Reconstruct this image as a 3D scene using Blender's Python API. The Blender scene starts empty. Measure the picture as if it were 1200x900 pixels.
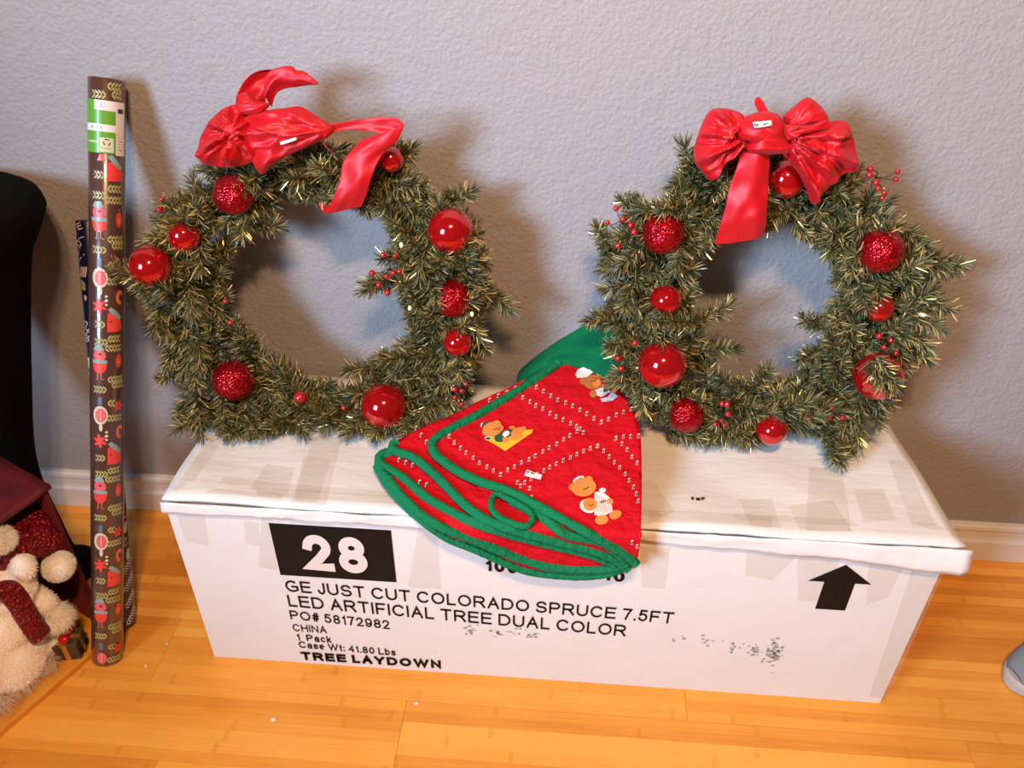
import bpy, bmesh, math, random
from mathutils import Vector, Matrix, noise
from mathutils.bvhtree import BVHTree

V = Vector
rnd = random.Random(7)
SC = bpy.context.scene
COL = SC.collection

# ------------------------------------------------------------------ camera
F = 947.986                                   # focal length in pixels of a 1200 x 900 frame
CAM = V((0.02251, -1.3034, 1.3185))
CR = V((0.99725558, 0.07348036, 0.00905278))
CU = V((-0.04979175, 0.57516474, 0.81652086))
CW = V((-0.05479141, 0.81473073, -0.57724496))
cd = bpy.data.cameras.new('camera')
cd.sensor_width = 36.0
cd.lens = F / 1200 * 36.0
cd.clip_start = 0.01
co = bpy.data.objects.new('camera', cd)
m = Matrix.Identity(4)
for i in range(3):
    m[i][0] = CR[i]; m[i][1] = CU[i]; m[i][2] = -CW[i]; m[i][3] = CAM[i]
co.matrix_world = m
COL.objects.link(co)
SC.camera = co

# ------------------------------------------------------------------ world, lights, exposure
wd = bpy.data.worlds.new('room_ambience'); SC.world = wd
wd.use_nodes = True
bg = wd.node_tree.nodes['Background']
bg.inputs[0].default_value = (1.0, 0.78, 0.6, 1)
bg.inputs[1].default_value = 0.05

def area_light(name, loc, target, size, sizey, power, color):
    l = bpy.data.lights.new(name, 'AREA')
    l.shape = 'RECTANGLE'; l.size = size; l.size_y = sizey
    l.energy = power; l.color = color
    o = bpy.data.objects.new(name, l)
    o.location = loc
    o.rotation_euler = (V(target) - V(loc)).to_track_quat('-Z', 'Y').to_euler()
    COL.objects.link(o)
    return o

# daylight from a window on the left, warm ceiling fixture above and in front of the wall
wl = area_light('window_daylight', (-1.87, -2.66, 1.75), (0.55, 0, 1.0), 0.75, 1.0, 14.5, (0.52, 0.72, 1.0))
wl.data.spread = math.radians(66)
def lamp(name, loc, power, color, r):
    l = bpy.data.lights.new(name, 'POINT'); l.energy = power; l.color = color; l.shadow_soft_size = r
    o = bpy.data.objects.new(name, l); o.location = loc; COL.objects.link(o)
lamp('ceiling_bulb', (0.05, -1.62, 2.42), 62, (1.0, 0.60, 0.33), 0.06)
lamp('ceiling_bulb', (0.20, -1.56, 2.42), 45, (1.0, 0.60, 0.33), 0.06)

SC.view_settings.view_transform = 'Standard'
SC.view_settings.look = 'None'
SC.view_settings.gamma = 1.0
SC.view_settings.use_curve_mapping = False
SC.view_settings.exposure = 0.85

# ------------------------------------------------------------------ geometry helpers
def ray(px, py):
    return (CW + CR * ((px - 600) / F) - CU * ((py - 450) / F))
def at_z(px, py, z):
    d = ray(px, py); return CAM + d * ((z - CAM.z) / d.z)
def at_y(px, py, y):
    d = ray(px, py); return CAM + d * ((y - CAM.y) / d.y)
def at_plane(px, py, p, n):
    d = ray(px, py); return CAM + d * ((p - CAM).dot(n) / d.dot(n))

def empty(name, loc):
    o = bpy.data.objects.new(name, None); o.location = loc; COL.objects.link(o)
    o.empty_display_size = 0.05
    return o
def tag(o, label=None, cat=None, group=None, kind=None):
    if label: o['label'] = label
    if cat: o['category'] = cat
    if group: o['group'] = group
    if kind: o['kind'] = kind
    return o
def world_loc(o):
    p = V(o.location); q = o.parent
    while q: p += q.location; q = q.parent
    return p
def mesh_obj(name, verts, faces, mats, parent=None, origin=None, smooth=True, mi=None):
    """verts are world coordinates; the object's origin is `origin` (or the parent's)"""
    base = world_loc(parent) if parent else V((0, 0, 0))
    org = V(origin) if origin is not None else base.copy()
    me = bpy.data.meshes.new(name)
    me.from_pydata([tuple(V(v) - org) for v in verts], [], faces)
    if not isinstance(mats, (list, tuple)): mats = [mats]
    for mm in mats: me.materials.append(mm)
    if mi: me.polygons.foreach_set('material_index', mi)
    if smooth: me.polygons.foreach_set('use_smooth', [True] * len(me.polygons))
    me.update()
    o = bpy.data.objects.new(name, me)
    COL.objects.link(o)
    if parent: o.parent = parent
    o.location = org - base
    return o

class MB:
    def __init__(s): s.v = []; s.f = []; s.m = []
    def add(s, vs, fs, mi=0):
        k = len(s.v); s.v += [V(p) for p in vs]
        for f in fs: s.f.append(tuple(i + k for i in f)); s.m.append(mi)
    def box(s, a, b, mi=0):
        x0, y0, z0 = a; x1, y1, z1 = b
        vs = [(x0,y0,z0),(x1,y0,z0),(x1,y1,z0),(x0,y1,z0),(x0,y0,z1),(x1,y0,z1),(x1,y1,z1),(x0,y1,z1)]
        s.add(vs, [(3,2,1,0),(4,5,6,7),(0,1,5,4),(1,2,6,5),(2,3,7,6),(3,0,4,7)], mi)
    def obox(s, o, a, b, c, mi=0):
        """box from corner o with edge vectors a, b, c"""
        o, a, b, c = V(o), V(a), V(b), V(c)
        vs = [o, o+a, o+a+b, o+b, o+c, o+a+c, o+a+b+c, o+b+c]
        fs = [(3,2,1,0),(4,5,6,7),(0,1,5,4),(1,2,6,5),(2,3,7,6),(3,0,4,7)]
        if a.cross(b).dot(c) < 0: fs = [tuple(reversed(f)) for f in fs]
        s.add(vs, fs, mi)
    def sphere(s, c, r, nu=16, nv=10, mi=0, sc=(1, 1, 1), rot=None):
        c = V(c); vs = []; fs = []
        for j in range(nv + 1):
            t = math.pi * j / nv
            for i in range(nu):
                a = 2 * math.pi * i / nu
                p = V((r*sc[0]*math.sin(t)*math.cos(a), r*sc[1]*math.sin(t)*math.sin(a), r*sc[2]*math.cos(t)))
                if rot: p = rot @ p
                vs.append(c + p)
        for j in range(nv):
            for i in range(nu):
                i2 = (i + 1) % nu
                fs.append((j*nu+i, (j+1)*nu+i, (j+1)*nu+i2, j*nu+i2))
        s.add(vs, fs, mi)
    def tube(s, pts, r, n=8, mi=0, flat=None, cap=True):
        pts = [V(p) for p in pts]; vs = []; fs = []
        up = V((0, 0, 1))
        for k, p in enumerate(pts):
            t = (pts[min(k+1, len(pts)-1)] - pts[max(k-1, 0)]).normalized()
            x = t.cross(up if not flat else flat)
            if x.length < 1e-4: x = t.cross(V((1, 0, 0)))
            x.normalize(); y = x.cross(t).normalized()
            rr = r[k] if isinstance(r, (list, tuple)) else r
            if not isinstance(rr, tuple): rr = (rr, rr)
            for i in range(n):
                a = 2 * math.pi * i / n
                vs.append(p + x * (rr[0] * math.cos(a)) + y * (rr[1] * math.sin(a)))
        for k in range(len(pts) - 1):
            for i in range(n):
                i2 = (i + 1) % n
                fs.append((k*n+i, k*n+i2, (k+1)*n+i2, (k+1)*n+i))
        if cap:
            fs.append(tuple(range(n)))
            fs.append(tuple(reversed(range((len(pts)-1)*n, len(pts)*n))))
        s.add(vs, fs, mi)
    def lathe(s, prof, o, axis=V((0, 0, 1)), n=32, mi=0, cap=True):
        """prof: list of (radius, distance along axis)"""
        o = V(o); axis = V(axis).normalized()
        x = axis.cross(V((0, 1, 0.01))).normalized(); y = axis.cross(x).normalized()
        vs = []; fs = []
        for r, h in prof:
            for i in range(n):
                a = 2 * math.pi * i / n
                vs.append(o + axis * h + x * (r * math.cos(a)) + y * (r * math.sin(a)))
        for k in range(len(prof) - 1):
            for i in range(n):
                i2 = (i + 1) % n
                fs.append((k*n+i, k*n+i2, (k+1)*n+i2, (k+1)*n+i))
        if cap:
            fs.append(tuple(reversed(range(n))))
            fs.append(tuple(range((len(prof)-1)*n, len(prof)*n)))
        s.add(vs, fs, mi)
    def grid(s, rows, mi=0):
        nu = len(rows[0]); vs = [p for r in rows for p in r]; fs = []
        for j in range(len(rows) - 1):
            for i in range(nu - 1):
                fs.append((j*nu+i, j*nu+i+1, (j+1)*nu+i+1, (j+1)*nu+i))
        s.add(vs, fs, mi)
    def build(s, name, mats, parent=None, origin=None, smooth=True):
        return mesh_obj(name, s.v, s.f, mats, parent, origin, smooth, s.m)

def solidify(o, t, offset=-1.0):
    md = o.modifiers.new('thickness', 'SOLIDIFY'); md.thickness = t; md.offset = offset
    return o
def bevel(o, w, seg=2):
    md = o.modifiers.new('bevel', 'BEVEL'); md.width = w; md.segments = seg; md.limit_method = 'ANGLE'
    return o
def subsurf(o, n=1):
    md = o.modifiers.new('smooth', 'SUBSURF'); md.levels = n; md.render_levels = n
    return o
def resample(pts, n):
    """n points at equal arc length along a smoothed polyline (tuples of any size)"""
    P = [tuple(map(float, p)) for p in pts]
    dim = len(P[0])
    Q = []
    for k in range(len(P) - 1):
        p0 = P[max(k-1, 0)]; p1 = P[k]; p2 = P[k+1]; p3 = P[min(k+2, len(P)-1)]
        for j in range(8):
            t = j / 8
            Q.append(tuple(0.5*((2*p1[d]) + (-p0[d]+p2[d])*t + (2*p0[d]-5*p1[d]+4*p2[d]-p3[d])*t*t
                                + (-p0[d]+3*p1[d]-3*p2[d]+p3[d])*t**3) for d in range(dim)))
    Q.append(P[-1])
    L = [0.0]
    for k in range(1, len(Q)):
        L.append(L[-1] + math.dist(Q[k-1][:2], Q[k][:2]))
    out = []; j = 0
    for i in range(n):
        s = L[-1] * i / (n - 1)
        while j < len(L) - 2 and L[j+1] < s: j += 1
        w = (s - L[j]) / max(L[j+1] - L[j], 1e-9)
        out.append(tuple(Q[j][d] + (Q[j+1][d] - Q[j][d]) * w for d in range(dim)))
    return out

# ------------------------------------------------------------------ materials
def new_mat(name):
    mt = bpy.data.materials.new(name); mt.use_nodes = True
    nt = mt.node_tree
    return mt, nt, nt.nodes['Principled BSDF']
def mat(name, c, rough=0.6, metal=0.0, spec=0.5, sheen=0.0, emit=None, es=0.0, coat=0.0):
    mt, nt, b = new_mat(name)
    b.inputs['Base Color'].default_value = (*c, 1)
    b.inputs['Roughness'].default_value = rough
    b.inputs['Metallic'].default_value = metal
    b.inputs['Specular IOR Level'].default_value = spec
    if sheen:
        b.inputs['Sheen Weight'].default_value = sheen
    if coat:
        b.inputs['Coat Weight'].default_value = coat; b.inputs['Coat Roughness'].default_value = 0.06
    if emit:
        b.inputs['Emission Color'].default_value = (*emit, 1); b.inputs['Emission Strength'].default_value = es
    return mt
def N(nt, t, **kw):
    n = nt.nodes.new(t)
    for k, v in kw.items(): setattr(n, k, v)
    return n
def noise_tex(nt, scale, detail=2.0, rough=0.5, vec=None):
    n = N(nt, 'ShaderNodeTexNoise'); n.inputs['Scale'].default_value = scale
    n.inputs['Detail'].default_value = detail; n.inputs['Roughness'].default_value = rough
    if vec is not None: nt.links.new(vec, n.inputs['Vector'])
    return n
def objco(nt): return N(nt, 'ShaderNodeTexCoord').outputs['Object']
def ramp(nt, fac, stops):
    r = N(nt, 'ShaderNodeValToRGB')
    while len(r.color_ramp.elements) < len(stops): r.color_ramp.elements.new(0.5)
    for e, (p, c) in zip(r.color_ramp.elements, stops):
        e.position = p; e.color = (*c, 1)
    nt.links.new(fac, r.inputs[0]); return r
def add_bump(nt, b, height, strength, dist):
    bp = N(nt, 'ShaderNodeBump'); bp.inputs['Strength'].default_value = strength
    bp.inputs['Distance'].default_value = dist
    nt.links.new(height, bp.inputs['Height']); nt.links.new(bp.outputs[0], b.inputs['Normal'])
    return bp
def mapping(nt, vec, scale):
    mp = N(nt, 'ShaderNodeMapping'); mp.inputs['Scale'].default_value = scale
    nt.links.new(vec, mp.inputs['Vector']); return mp.outputs[0]
def math_n(nt, op, a, b=None, c=None):
    n = N(nt, 'ShaderNodeMath', operation=op)
    for k, x in enumerate((a, b, c)):
        if x is None: continue
        if isinstance(x, (int, float)): n.inputs[k].default_value = x
        else: nt.links.new(x, n.inputs[k])
    return n.outputs[0]
def mixc(nt, fac, a, b, blend='MIX'):
    n = N(nt, 'ShaderNodeMix', data_type='RGBA', blend_type=blend)
    for sock, x in ((n.inputs[0], fac), (n.inputs[6], a), (n.inputs[7], b)):
        if isinstance(x, (int, float)): sock.default_value = x
        elif isinstance(x, tuple): sock.default_value = (*x, 1)
        else: nt.links.new(x, sock)
    return n.outputs[2]

# painted wall with knock-down texture
M_wall, nt, b = new_mat('wall_paint')
oc = objco(nt)
n1 = noise_tex(nt, 130, 3, 0.55, oc); n2 = noise_tex(nt, 38, 2, 0.5, oc)
hh = math_n(nt, 'ADD', n1.outputs[0], math_n(nt, 'MULTIPLY', n2.outputs[0], 0.8))
b.inputs['Base Color'].default_value = (0.37, 0.352, 0.352, 1)
b.inputs['Roughness'].default_value = 0.55
b.inputs['Specular IOR Level'].default_value = 0.35
add_bump(nt, b, hh, 0.65, 0.004)

M_trim = mat('white_trim_paint', (0.78, 0.76, 0.73), 0.4)

# bamboo planks
M_plank, nt, b = new_mat('bamboo')
oc = objco(nt); sep = N(nt, 'ShaderNodeSeparateXYZ'); nt.links.new(oc, sep.inputs[0])
oi = N(nt, 'ShaderNodeObjectInfo')
strip = math_n(nt, 'FLOOR', math_n(nt, 'DIVIDE', sep.outputs[1], 0.0207))
seed = math_n(nt, 'ADD', math_n(nt, 'MULTIPLY', oi.outputs['Random'], 57.0), math_n(nt, 'MULTIPLY', strip, 3.17))
wn = N(nt, 'ShaderNodeTexWhiteNoise', noise_dimensions='1D'); nt.links.new(seed, wn.inputs['W'])
gr = noise_tex(nt, 1.0, 4, 0.6, mapping(nt, oc, (6, 260, 60)))
blot = noise_tex(nt, 7, 3, 0.5, mapping(nt, oc, (1.2, 4, 1)))
tone = math_n(nt, 'ADD', math_n(nt, 'MULTIPLY', wn.outputs[0], 0.55),
              math_n(nt, 'ADD', math_n(nt, 'MULTIPLY', gr.outputs[0], 0.5), math_n(nt, 'MULTIPLY', blot.outputs[0], 0.3)))
tone = math_n(nt, 'ADD', tone, math_n(nt, 'MULTIPLY', math_n(nt, 'SUBTRACT', oi.outputs['Random'], 0.7), 0.2))
cr = ramp(nt, tone, [(0.2, (0.56, 0.19, 0.020)), (0.55, (0.81, 0.32, 0.038)), (0.95, (0.94, 0.45, 0.072))])
# knuckle rings of the bamboo, one every 0.27 m at its own place in each strip
ph = math_n(nt, 'FRACT', math_n(nt, 'ADD', math_n(nt, 'DIVIDE', sep.outputs[0], 0.46), math_n(nt, 'MULTIPLY', wn.outputs[0], 7.3)))
nd = math_n(nt, 'ABSOLUTE', math_n(nt, 'SUBTRACT', ph, 0.5))
wob = noise_tex(nt, 120, 2, 0.5, oc)
nd = math_n(nt, 'ADD', nd, math_n(nt, 'MULTIPLY', math_n(nt, 'SUBTRACT', wob.outputs[0], 0.5), 0.02))
kn = math_n(nt, 'MULTIPLY', math_n(nt, 'LESS_THAN', nd, 0.010), wob.outputs[0])
col = mixc(nt, math_n(nt, 'MULTIPLY', kn, 0.42), cr.outputs[0], (0.44, 0.155, 0.02))
nt.links.new(col, b.inputs['Base Color'])
b.inputs['Roughness'].default_value = 0.34
b.inputs['Specular IOR Level'].default_value = 0.4
add_bump(nt, b, gr.outputs[0], 0.08, 0.001)
M_sub = mat('dark_joint', (0.10, 0.045, 0.015), 0.9)

# white cardboard, with faint scuffs on the printed side
M_card, nt, b = new_mat('white_cardboard')
oc = objco(nt)
fib = noise_tex(nt, 1, 3, 0.6, mapping(nt, oc, (12, 12, 90)))
big = noise_tex(nt, 3.5, 3, 0.55, oc)
c0 = mixc(nt, big.outputs[0], (0.87, 0.87, 0.84), (0.79, 0.785, 0.75))
c0 = mixc(nt, math_n(nt, 'MULTIPLY', fib.outputs[0], 0.25), c0, (0.73, 0.70, 0.65))
nt.links.new(c0, b.inputs['Base Color'])
b.inputs['Roughness'].default_value = 0.55
b.inputs['Specular IOR Level'].default_value = 0.3
crease = noise_tex(nt, 9, 4, 0.6, mapping(nt, oc, (1, 3, 1)))
add_bump(nt, b, crease.outputs[0], 0.25, 0.012)
M_cardedge = mat('torn_cardboard_edge', (0.30, 0.21, 0.13), 0.9)
M_ink = mat('black_print', (0.007, 0.006, 0.0055), 0.6, spec=0.2)
M_white_print = mat('unprinted_white', (0.80, 0.75, 0.69), 0.5)
M_scuff = mat('grey_ink_smudge', (0.34, 0.35, 0.31), 0.7)
M_tape, nt, b = new_mat('clear_tape')
b.inputs['Base Color'].default_value = (0.66, 0.57, 0.42, 1)
b.inputs['Roughness'].default_value = 0.18
b.inputs['Alpha'].default_value = 0.17

# ------------------------------------------------------------------ setting
bm = MB(); bm.box((-2.6, 0.0, -0.05), (2.4, 0.1, 2.6))
wall = tag(bm.build('wall_back', M_wall, smooth=False), 'grey painted wall with a fine stippled texture', 'wall', kind='structure')

prof = [(0, 0.0), (-0.016, 0.0), (-0.016, 0.052), (-0.012, 0.058), (-0.0105, 0.064), (-0.0105, 0.081), (-0.0145, 0.086),
        (-0.0135, 0.094), (-0.009, 0.0985), (0, 0.0985)]
bm = MB(); rows = [[V((x, y, z)) for y, z in prof] for x in (-2.6, 2.4)]
bm.grid(rows); bm.add(rows[0], [tuple(range(len(prof)))]); bm.add(rows[1], [tuple(reversed(range(len(prof))))])
tag(bm.build('baseboard_back', M_trim, smooth=False), 'white moulded baseboard along the grey wall', 'baseboard', kind='structure')

bm = MB(); bm.box((-2.6, -2.4, -0.05), (2.4, 0.05, -0.0125))
floor = tag(bm.build('floor', M_sub, smooth=False), 'honey coloured bamboo plank floor', 'floor', kind='structure')
PW, PL, GAP = 0.145, 0.985, 0.0005
joint0 = {1: -0.62, 2: -0.22, 3: -0.70, 4: -0.31, 5: -0.80, 6: -0.45, 0: -0.9, -1: -0.15, -2: -0.66, -3: -0.33, -4: -0.5, -5: -0.05}
plank_me = {}
def plank(x0, x1, y0, y1):
    L = round(x1 - x0, 4); Wd = round(y1 - y0, 4)
    if (L, Wd) not in plank_me:
        c = 0.00012
        vs = [(0, 0, -0.012), (L, 0, -0.012), (L, Wd, -0.012), (0, Wd, -0.012),
              (0, 0, -c), (L, 0, -c), (L, Wd, -c), (0, Wd, -c),
              (c, c, 0), (L-c, c, 0), (L-c, Wd-c, 0), (c, Wd-c, 0)]
        fs = [(0,1,5,4),(1,2,6,5),(2,3,7,6),(3,0,4,7),(4,5,9,8),(5,6,10,9),(6,7,11,10),(7,4,8,11),(8,9,10,11),(3,2,1,0)]
        me = bpy.data.meshes.new('plank'); me.from_pydata(vs, [], fs); me.materials.append(M_plank)
        plank_me[(L, Wd)] = me
    o = bpy.data.objects.new('plank', plank_me[(L, Wd)]); COL.objects.link(o)
    o.parent = floor; o.location = (x0, y0, 0)
for k in range(-5, 7):                       # row k spans y = -0.742 + (k-1)*PW ...
    y0 = -0.742 + (k - 1) * PW; y1 = y0 + PW
    y1 = min(y1, 0.03)
    if y0 > 0: continue
    x = joint0[k] - 2 * PL
    while x < 2.2:
        plank(max(x, -2.59) + GAP, min(x + PL, 2.39), y0 + GAP, y1); x += PL

# ------------------------------------------------------------------ the big white carton
BX0, BX1, BYF, BYB, BH = -0.601, 0.639, -0.388, -0.026, 0.409
def top_dip(x, y):
    return (0.0022 * math.sin(x * 9.1 + 0.4) * math.cos(y * 17) + 0.0016 * math.sin(x * 23 + y * 31)
            - 0.006 * math.exp(-((x - 0.02) / 0.35) ** 2) * max(0, math.sin((y - BYF) / (BYB - BYF) * math.pi)))
box = empty('cardboard_box', ((BX0 + BX1) / 2, (BYF + BYB) / 2, 0))
tag(box, 'long white cardboard tree carton printed with a black 28 block', 'cardboard box')
# body : four sides and bottom with slightly bowed panels
bm = MB()
def side(p0, p1, n, bow, nu=24, nv=10, zt=BH - 0.012):
    p0, p1, n = V(p0), V(p1), V(n)
    rows = []
    for j in range(nv + 1):
        z = zt * j / nv; r = []
        for i in range(nu + 1):
            t = i / nu; p = p0.lerp(p1, t)
            k = bow * math.sin(math.pi * t) * math.sin(math.pi * j / nv)
            r.append(V((p.x, p.y, z)) + n * k)
        rows.append(r)
    bm.grid(rows)
side((BX0, BYF, 0), (BX1, BYF, 0), (0, -1, 0), 0.0)
side((BX1, BYF, 0), (BX1, BYB, 0), (1, 0, 0), 0.010)
side((BX1, BYB, 0), (BX0, BYB, 0), (0, 1, 0), 0.0)
side((BX0, BYB, 0), (BX0, BYF, 0), (-1, 0, 0), 0.004)
zt = BH - 0.012
bm.add([(BX0, BYF, zt), (BX1, BYF, zt), (BX1, BYB, zt), (BX0, BYB, zt)], [(0, 1, 2, 3)])
bm.add([(BX0, BYF, 0), (BX1, BYF, 0), (BX1, BYB, 0), (BX0, BYB, 0)], [(3, 2, 1, 0)])
bm.build('body', M_card, box, smooth=False)
# top flap, a little wavy, its front edge rough
XR_T = BX1 + 0.022
def ztop(x, y): return BH + top_dip(x, y)
bm = MB(); rows = []
nx, ny = 80, 16
for j in range(ny + 1):
    r = []
    for i in range(nx + 1):
        xr = XR_T - 0.03 * (j / ny)
        x = (BX0 - 0.002) + (xr - BX0) * i / nx
        yy = (BYF - 0.001) + (BYB - BYF) * j / ny
        if j == 0: yy += 0.0012 * noise.noise(V((x * 40, 3.1, 0))) + 0.001 * noise.noise(V((x * 130, 1.1, 0)))
        r.append(V((x, yy, ztop(x, yy))))
    rows.append(r)
bm.grid(rows)
o = bm.build('top_flap', [M_card, M_cardedge], box); solidify(o, 0.005)
o.modifiers[0].material_offset_rim = 0
# front lip: the flap folded down over the printed side, poking past the right end
bm = MB(); rows = []
nx = 110
def lip_depth(x): return 0.020 + 0.022 * max(0, (x - 0.15) / 0.5) + 0.005 * noise.noise(V((x * 9, 0.3, 0))) + 0.0022 * noise.noise(V((x * 60, 9.3, 0)))
for j in range(6):
    r = []
    for i in range(nx + 1):
        x = (BX0 - 0.004) + (BX1 + 0.034 - BX0) * i / nx
        dpt = lip_depth(x); t = j / 5
        flare = 0.004 + 0.014 * max(0, (x - 0.35) / 0.3) ** 2
        z = BH - 0.0035 - dpt * t + 0.0008 * noise.noise(V((x * 50, t * 4, 5)))
        y = BYF - 0.0042 - flare * math.sin(t * math.pi * 0.5) * 0.6 - 0.003 * (0.5 + noise.noise(V((x * 16, t * 2, 2)))) - 0.0012 * noise.noise(V((x * 45, t * 5, 6)))
        r.append(V((x, y, z)))
    rows.append(r)
bm.grid(list(reversed(rows)))
o = bm.build('front_flap', M_card, box); solidify(o, 0.0035, 1.0)
o.modifiers[0].offset = -1.0; o.modifiers[0].thickness = 0.0022

# plain sans lettering drawn with even strokes, fitted in a rectangle
def arc(cx, cy, rx, ry, a0, a1, n=18):
    return [(cx + rx * math.cos(math.radians(a0 + (a1 - a0) * k / n)), cy + ry * math.sin(math.radians(a0 + (a1 - a0) * k / n))) for k in range(n + 1)]
GLY = {
 'A': (.95, [[(0,0),(.5,1),(1,0)],[(.19,.36),(.81,.36)]]), 'C': (1.0, [arc(.53,.5,.53,.5,42,318)]), 'D': (.98, [[(0,0),(0,1),(.42,1)]+arc(.42,.5,.58,.5,90,-90)+[(0,0)]]),
 'E': (.86, [[(1,1),(0,1),(0,0),(1,0)],[(0,.53),(.93,.53)]]), 'F': (.8, [[(1,1),(0,1),(0,0)],[(0,.5),(.85,.5)]]), 'G': (1.06, [arc(.52,.5,.52,.5,45,290)+[(1,.14),(1,.47),(.55,.47)]]),
 'H': (.92, [[(0,0),(0,1)],[(1,0),(1,1)],[(0,.53),(1,.53)]]), 'I': (.05, [[(.5,0),(.5,1)]]), 'J': (.62, [[(1,1),(1,.3)]+arc(.5,.3,.5,.3,0,-175)]), 'L': (.72, [[(0,1),(0,0),(1,0)]]),
 'N': (.92, [[(0,0),(0,1),(1,0),(1,1)]]), 'O': (1.08, [arc(.5,.5,.5,.5,0,360,32)]), 'P': (.88, [[(0,0),(0,1),(.6,1)]+arc(.6,.735,.4,.265,90,-90)+[(0,.47)]]),
 'R': (.96, [[(0,0),(0,1),(.6,1)]+arc(.6,.745,.36,.255,90,-90)+[(0,.49)],[(.5,.48),(.7,.36),(1,0)]]), 'S': (.9, [arc(.5,.745,.45,.255,20,262)+arc(.5,.26,.5,.26,82,-162)]),
 'T': (.9, [[(0,1),(1,1)],[(.5,1),(.5,0)]]), 'U': (.92, [[(0,1),(0,.36)]+arc(.5,.36,.5,.36,180,360)+[(1,1)]]), 'W': (1.4, [[(0,1),(.25,0),(.5,1),(.75,0),(1,1)]]),
 'Y': (.95, [[(0,1),(.5,.42),(1,1)],[(.5,.42),(.5,0)]]), '0': (.72, [arc(.5,.5,.5,.5,0,360,28)]), '1': (.4, [[(0,.74),(.45,.82),(.95,1),(.95,0)]]),
 '2': (.74, [arc(.48,.71,.46,.29,172,-32)+[(.5,.28),(0.02,0),(1,0)]]), '4': (.78, [[(.76,0),(.76,1),(0,.3),(1,.3)]]), '5': (.74, [[(.92,1),(.2,1),(.08,.47)]+arc(.47,.33,.5,.33,125,-160)]),
 '7': (.74, [[(0,1),(1,1),(.62,.55),(.36,0)]]), '8': (.72, [arc(.5,.76,.42,.24,-90,270,24), arc(.5,.26,.5,.26,90,450,24)]), '9': (.72, [arc(.5,.67,.5,.33,0,360,26), arc(.44,.5,.56,.5,10,-140)]),
 '.': (.05, [[(.5,0),(.5,.03)]]), ':': (.05, [[(.5,0),(.5,.03)],[(.5,.66),(.5,.69)]]), '#': (.74, [[(.2,0),(.42,1)],[(.6,0),(.82,1)],[(0,.33),(.96,.33)],[(.05,.68),(1,.68)]]),
 'a': (.66, [arc(.5,.5,.44,.22,160,0)+[(.95,.1),(1,0)], arc(.45,.2,.45,.2,60,360)+[(.95,.35)]]), 'c': (.62, [arc(.52,.36,.52,.36,45,315)]), 'k': (.6, [[(0,0),(0,1)],[(.9,.72),(.05,.27)],[(.4,.46),(1,0)]]),
 's': (.62, [arc(.5,.54,.45,.18,20,262)+arc(.5,.19,.5,.19,82,-162)]), 'e': (.68, [[(0,.37),(1,.37)]+arc(.5,.36,.5,.36,0,310)]), 't': (.32, [[(.4,.95),(.4,.15)]+arc(.75,.15,.35,.15,180,280),[(0,.7),(.95,.7)]]),
 'b': (.66, [[(0,1),(0,0)], arc(.48,.36,.5,.36,0,360,24)])}
def text_mesh(body, stem=0.13, track=0.20):
    """vertices scaled into the unit square, faces"""
    vs = []; fs = []; lay = []; x = 0.0
    def band(pts, w0):
        closed = math.dist(pts[0], pts[-1]) < 1e-6
        if closed: pts = pts[:-1]
        n = len(pts); k0 = len(vs); h = stem / 2
        for k in range(n):
            p = pts[k]
            a = pts[k-1] if (k > 0 or closed) else None; b_ = pts[(k+1) % n] if (k < n-1 or closed) else None
            def un(u, v_): d = math.dist(u, v_) or 1; return ((v_[0]-u[0])/d, (v_[1]-u[1])/d)
            d1 = un(a, p) if a else None; d2 = un(p, b_) if b_ else None
            d1 = d1 or d2; d2 = d2 or d1
            n1 = (-d1[1], d1[0]); n2 = (-d2[1], d2[0]); mx, my = n1[0]+n2[0], n1[1]+n2[1]; q = math.hypot(mx, my)
            if q < 0.35: mx, my, q = n1[0], n1[1], 1.0
            mx /= q; my /= q; ml = h / max(0.45, mx*n1[0] + my*n1[1])
            ex = ey = 0.0
            if not a: ex, ey = -d1[0]*0, -d1[1]*0
            vs.append((p[0] + mx*ml + ex, p[1] + my*ml + ey)); vs.append((p[0] - mx*ml + ex, p[1] - my*ml + ey))
        for k in range(n if closed else n - 1):
            a0 = k0 + 2*k; b0 = k0 + 2*((k+1) % n); fs.append((a0, a0+1, b0+1, b0))
    for ch in body:
        if ch == ' ': x += 0.36; continue
        w, paths = GLY[ch]; W2 = max(w - stem, 0.0)
        top = 1 - stem
        for pth in paths:
            pts = []
            for px, py in pth:
                q = (x + stem/2 + px * W2, stem/2 + py * top)
                if not pts or math.dist(pts[-1], q) > 1e-5: pts.append(q)
            # square ends reach the cap line and the base line
            if math.dist(pts[0], pts[-1]) > 1e-6:
                for e, o_ in ((0, 1), (-1, -2)):
                    dx, dy = pts[e][0]-pts[o_][0], pts[e][1]-pts[o_][1]; d = math.hypot(dx, dy)
                    if abs(dy) > 0.6 * d or abs(dx) > 0.95 * d: pts[e] = (pts[e][0] + dx/d*stem/2, pts[e][1] + dy/d*stem/2)
            band(pts, stem); lay += [paths.index(pth)] * (len(vs) - len(lay))
        x += max(w, stem) + track
    x0 = min(v[0] for v in vs); x1 = max(v[0] for v in vs)
    return [((v[0]-x0)/(x1-x0), v[1], lay[k]) for k, v in enumerate(vs)], fs
def front_quad(tl, bl, br):
    """three pixel corners on the front face -> origin, u, v vectors"""
    a = at_y(*tl, BYF); o = at_y(*bl, BYF); c = at_y(*br, BYF)
    return o, c - o, a - o
YP = BYF - 0.0012
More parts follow.
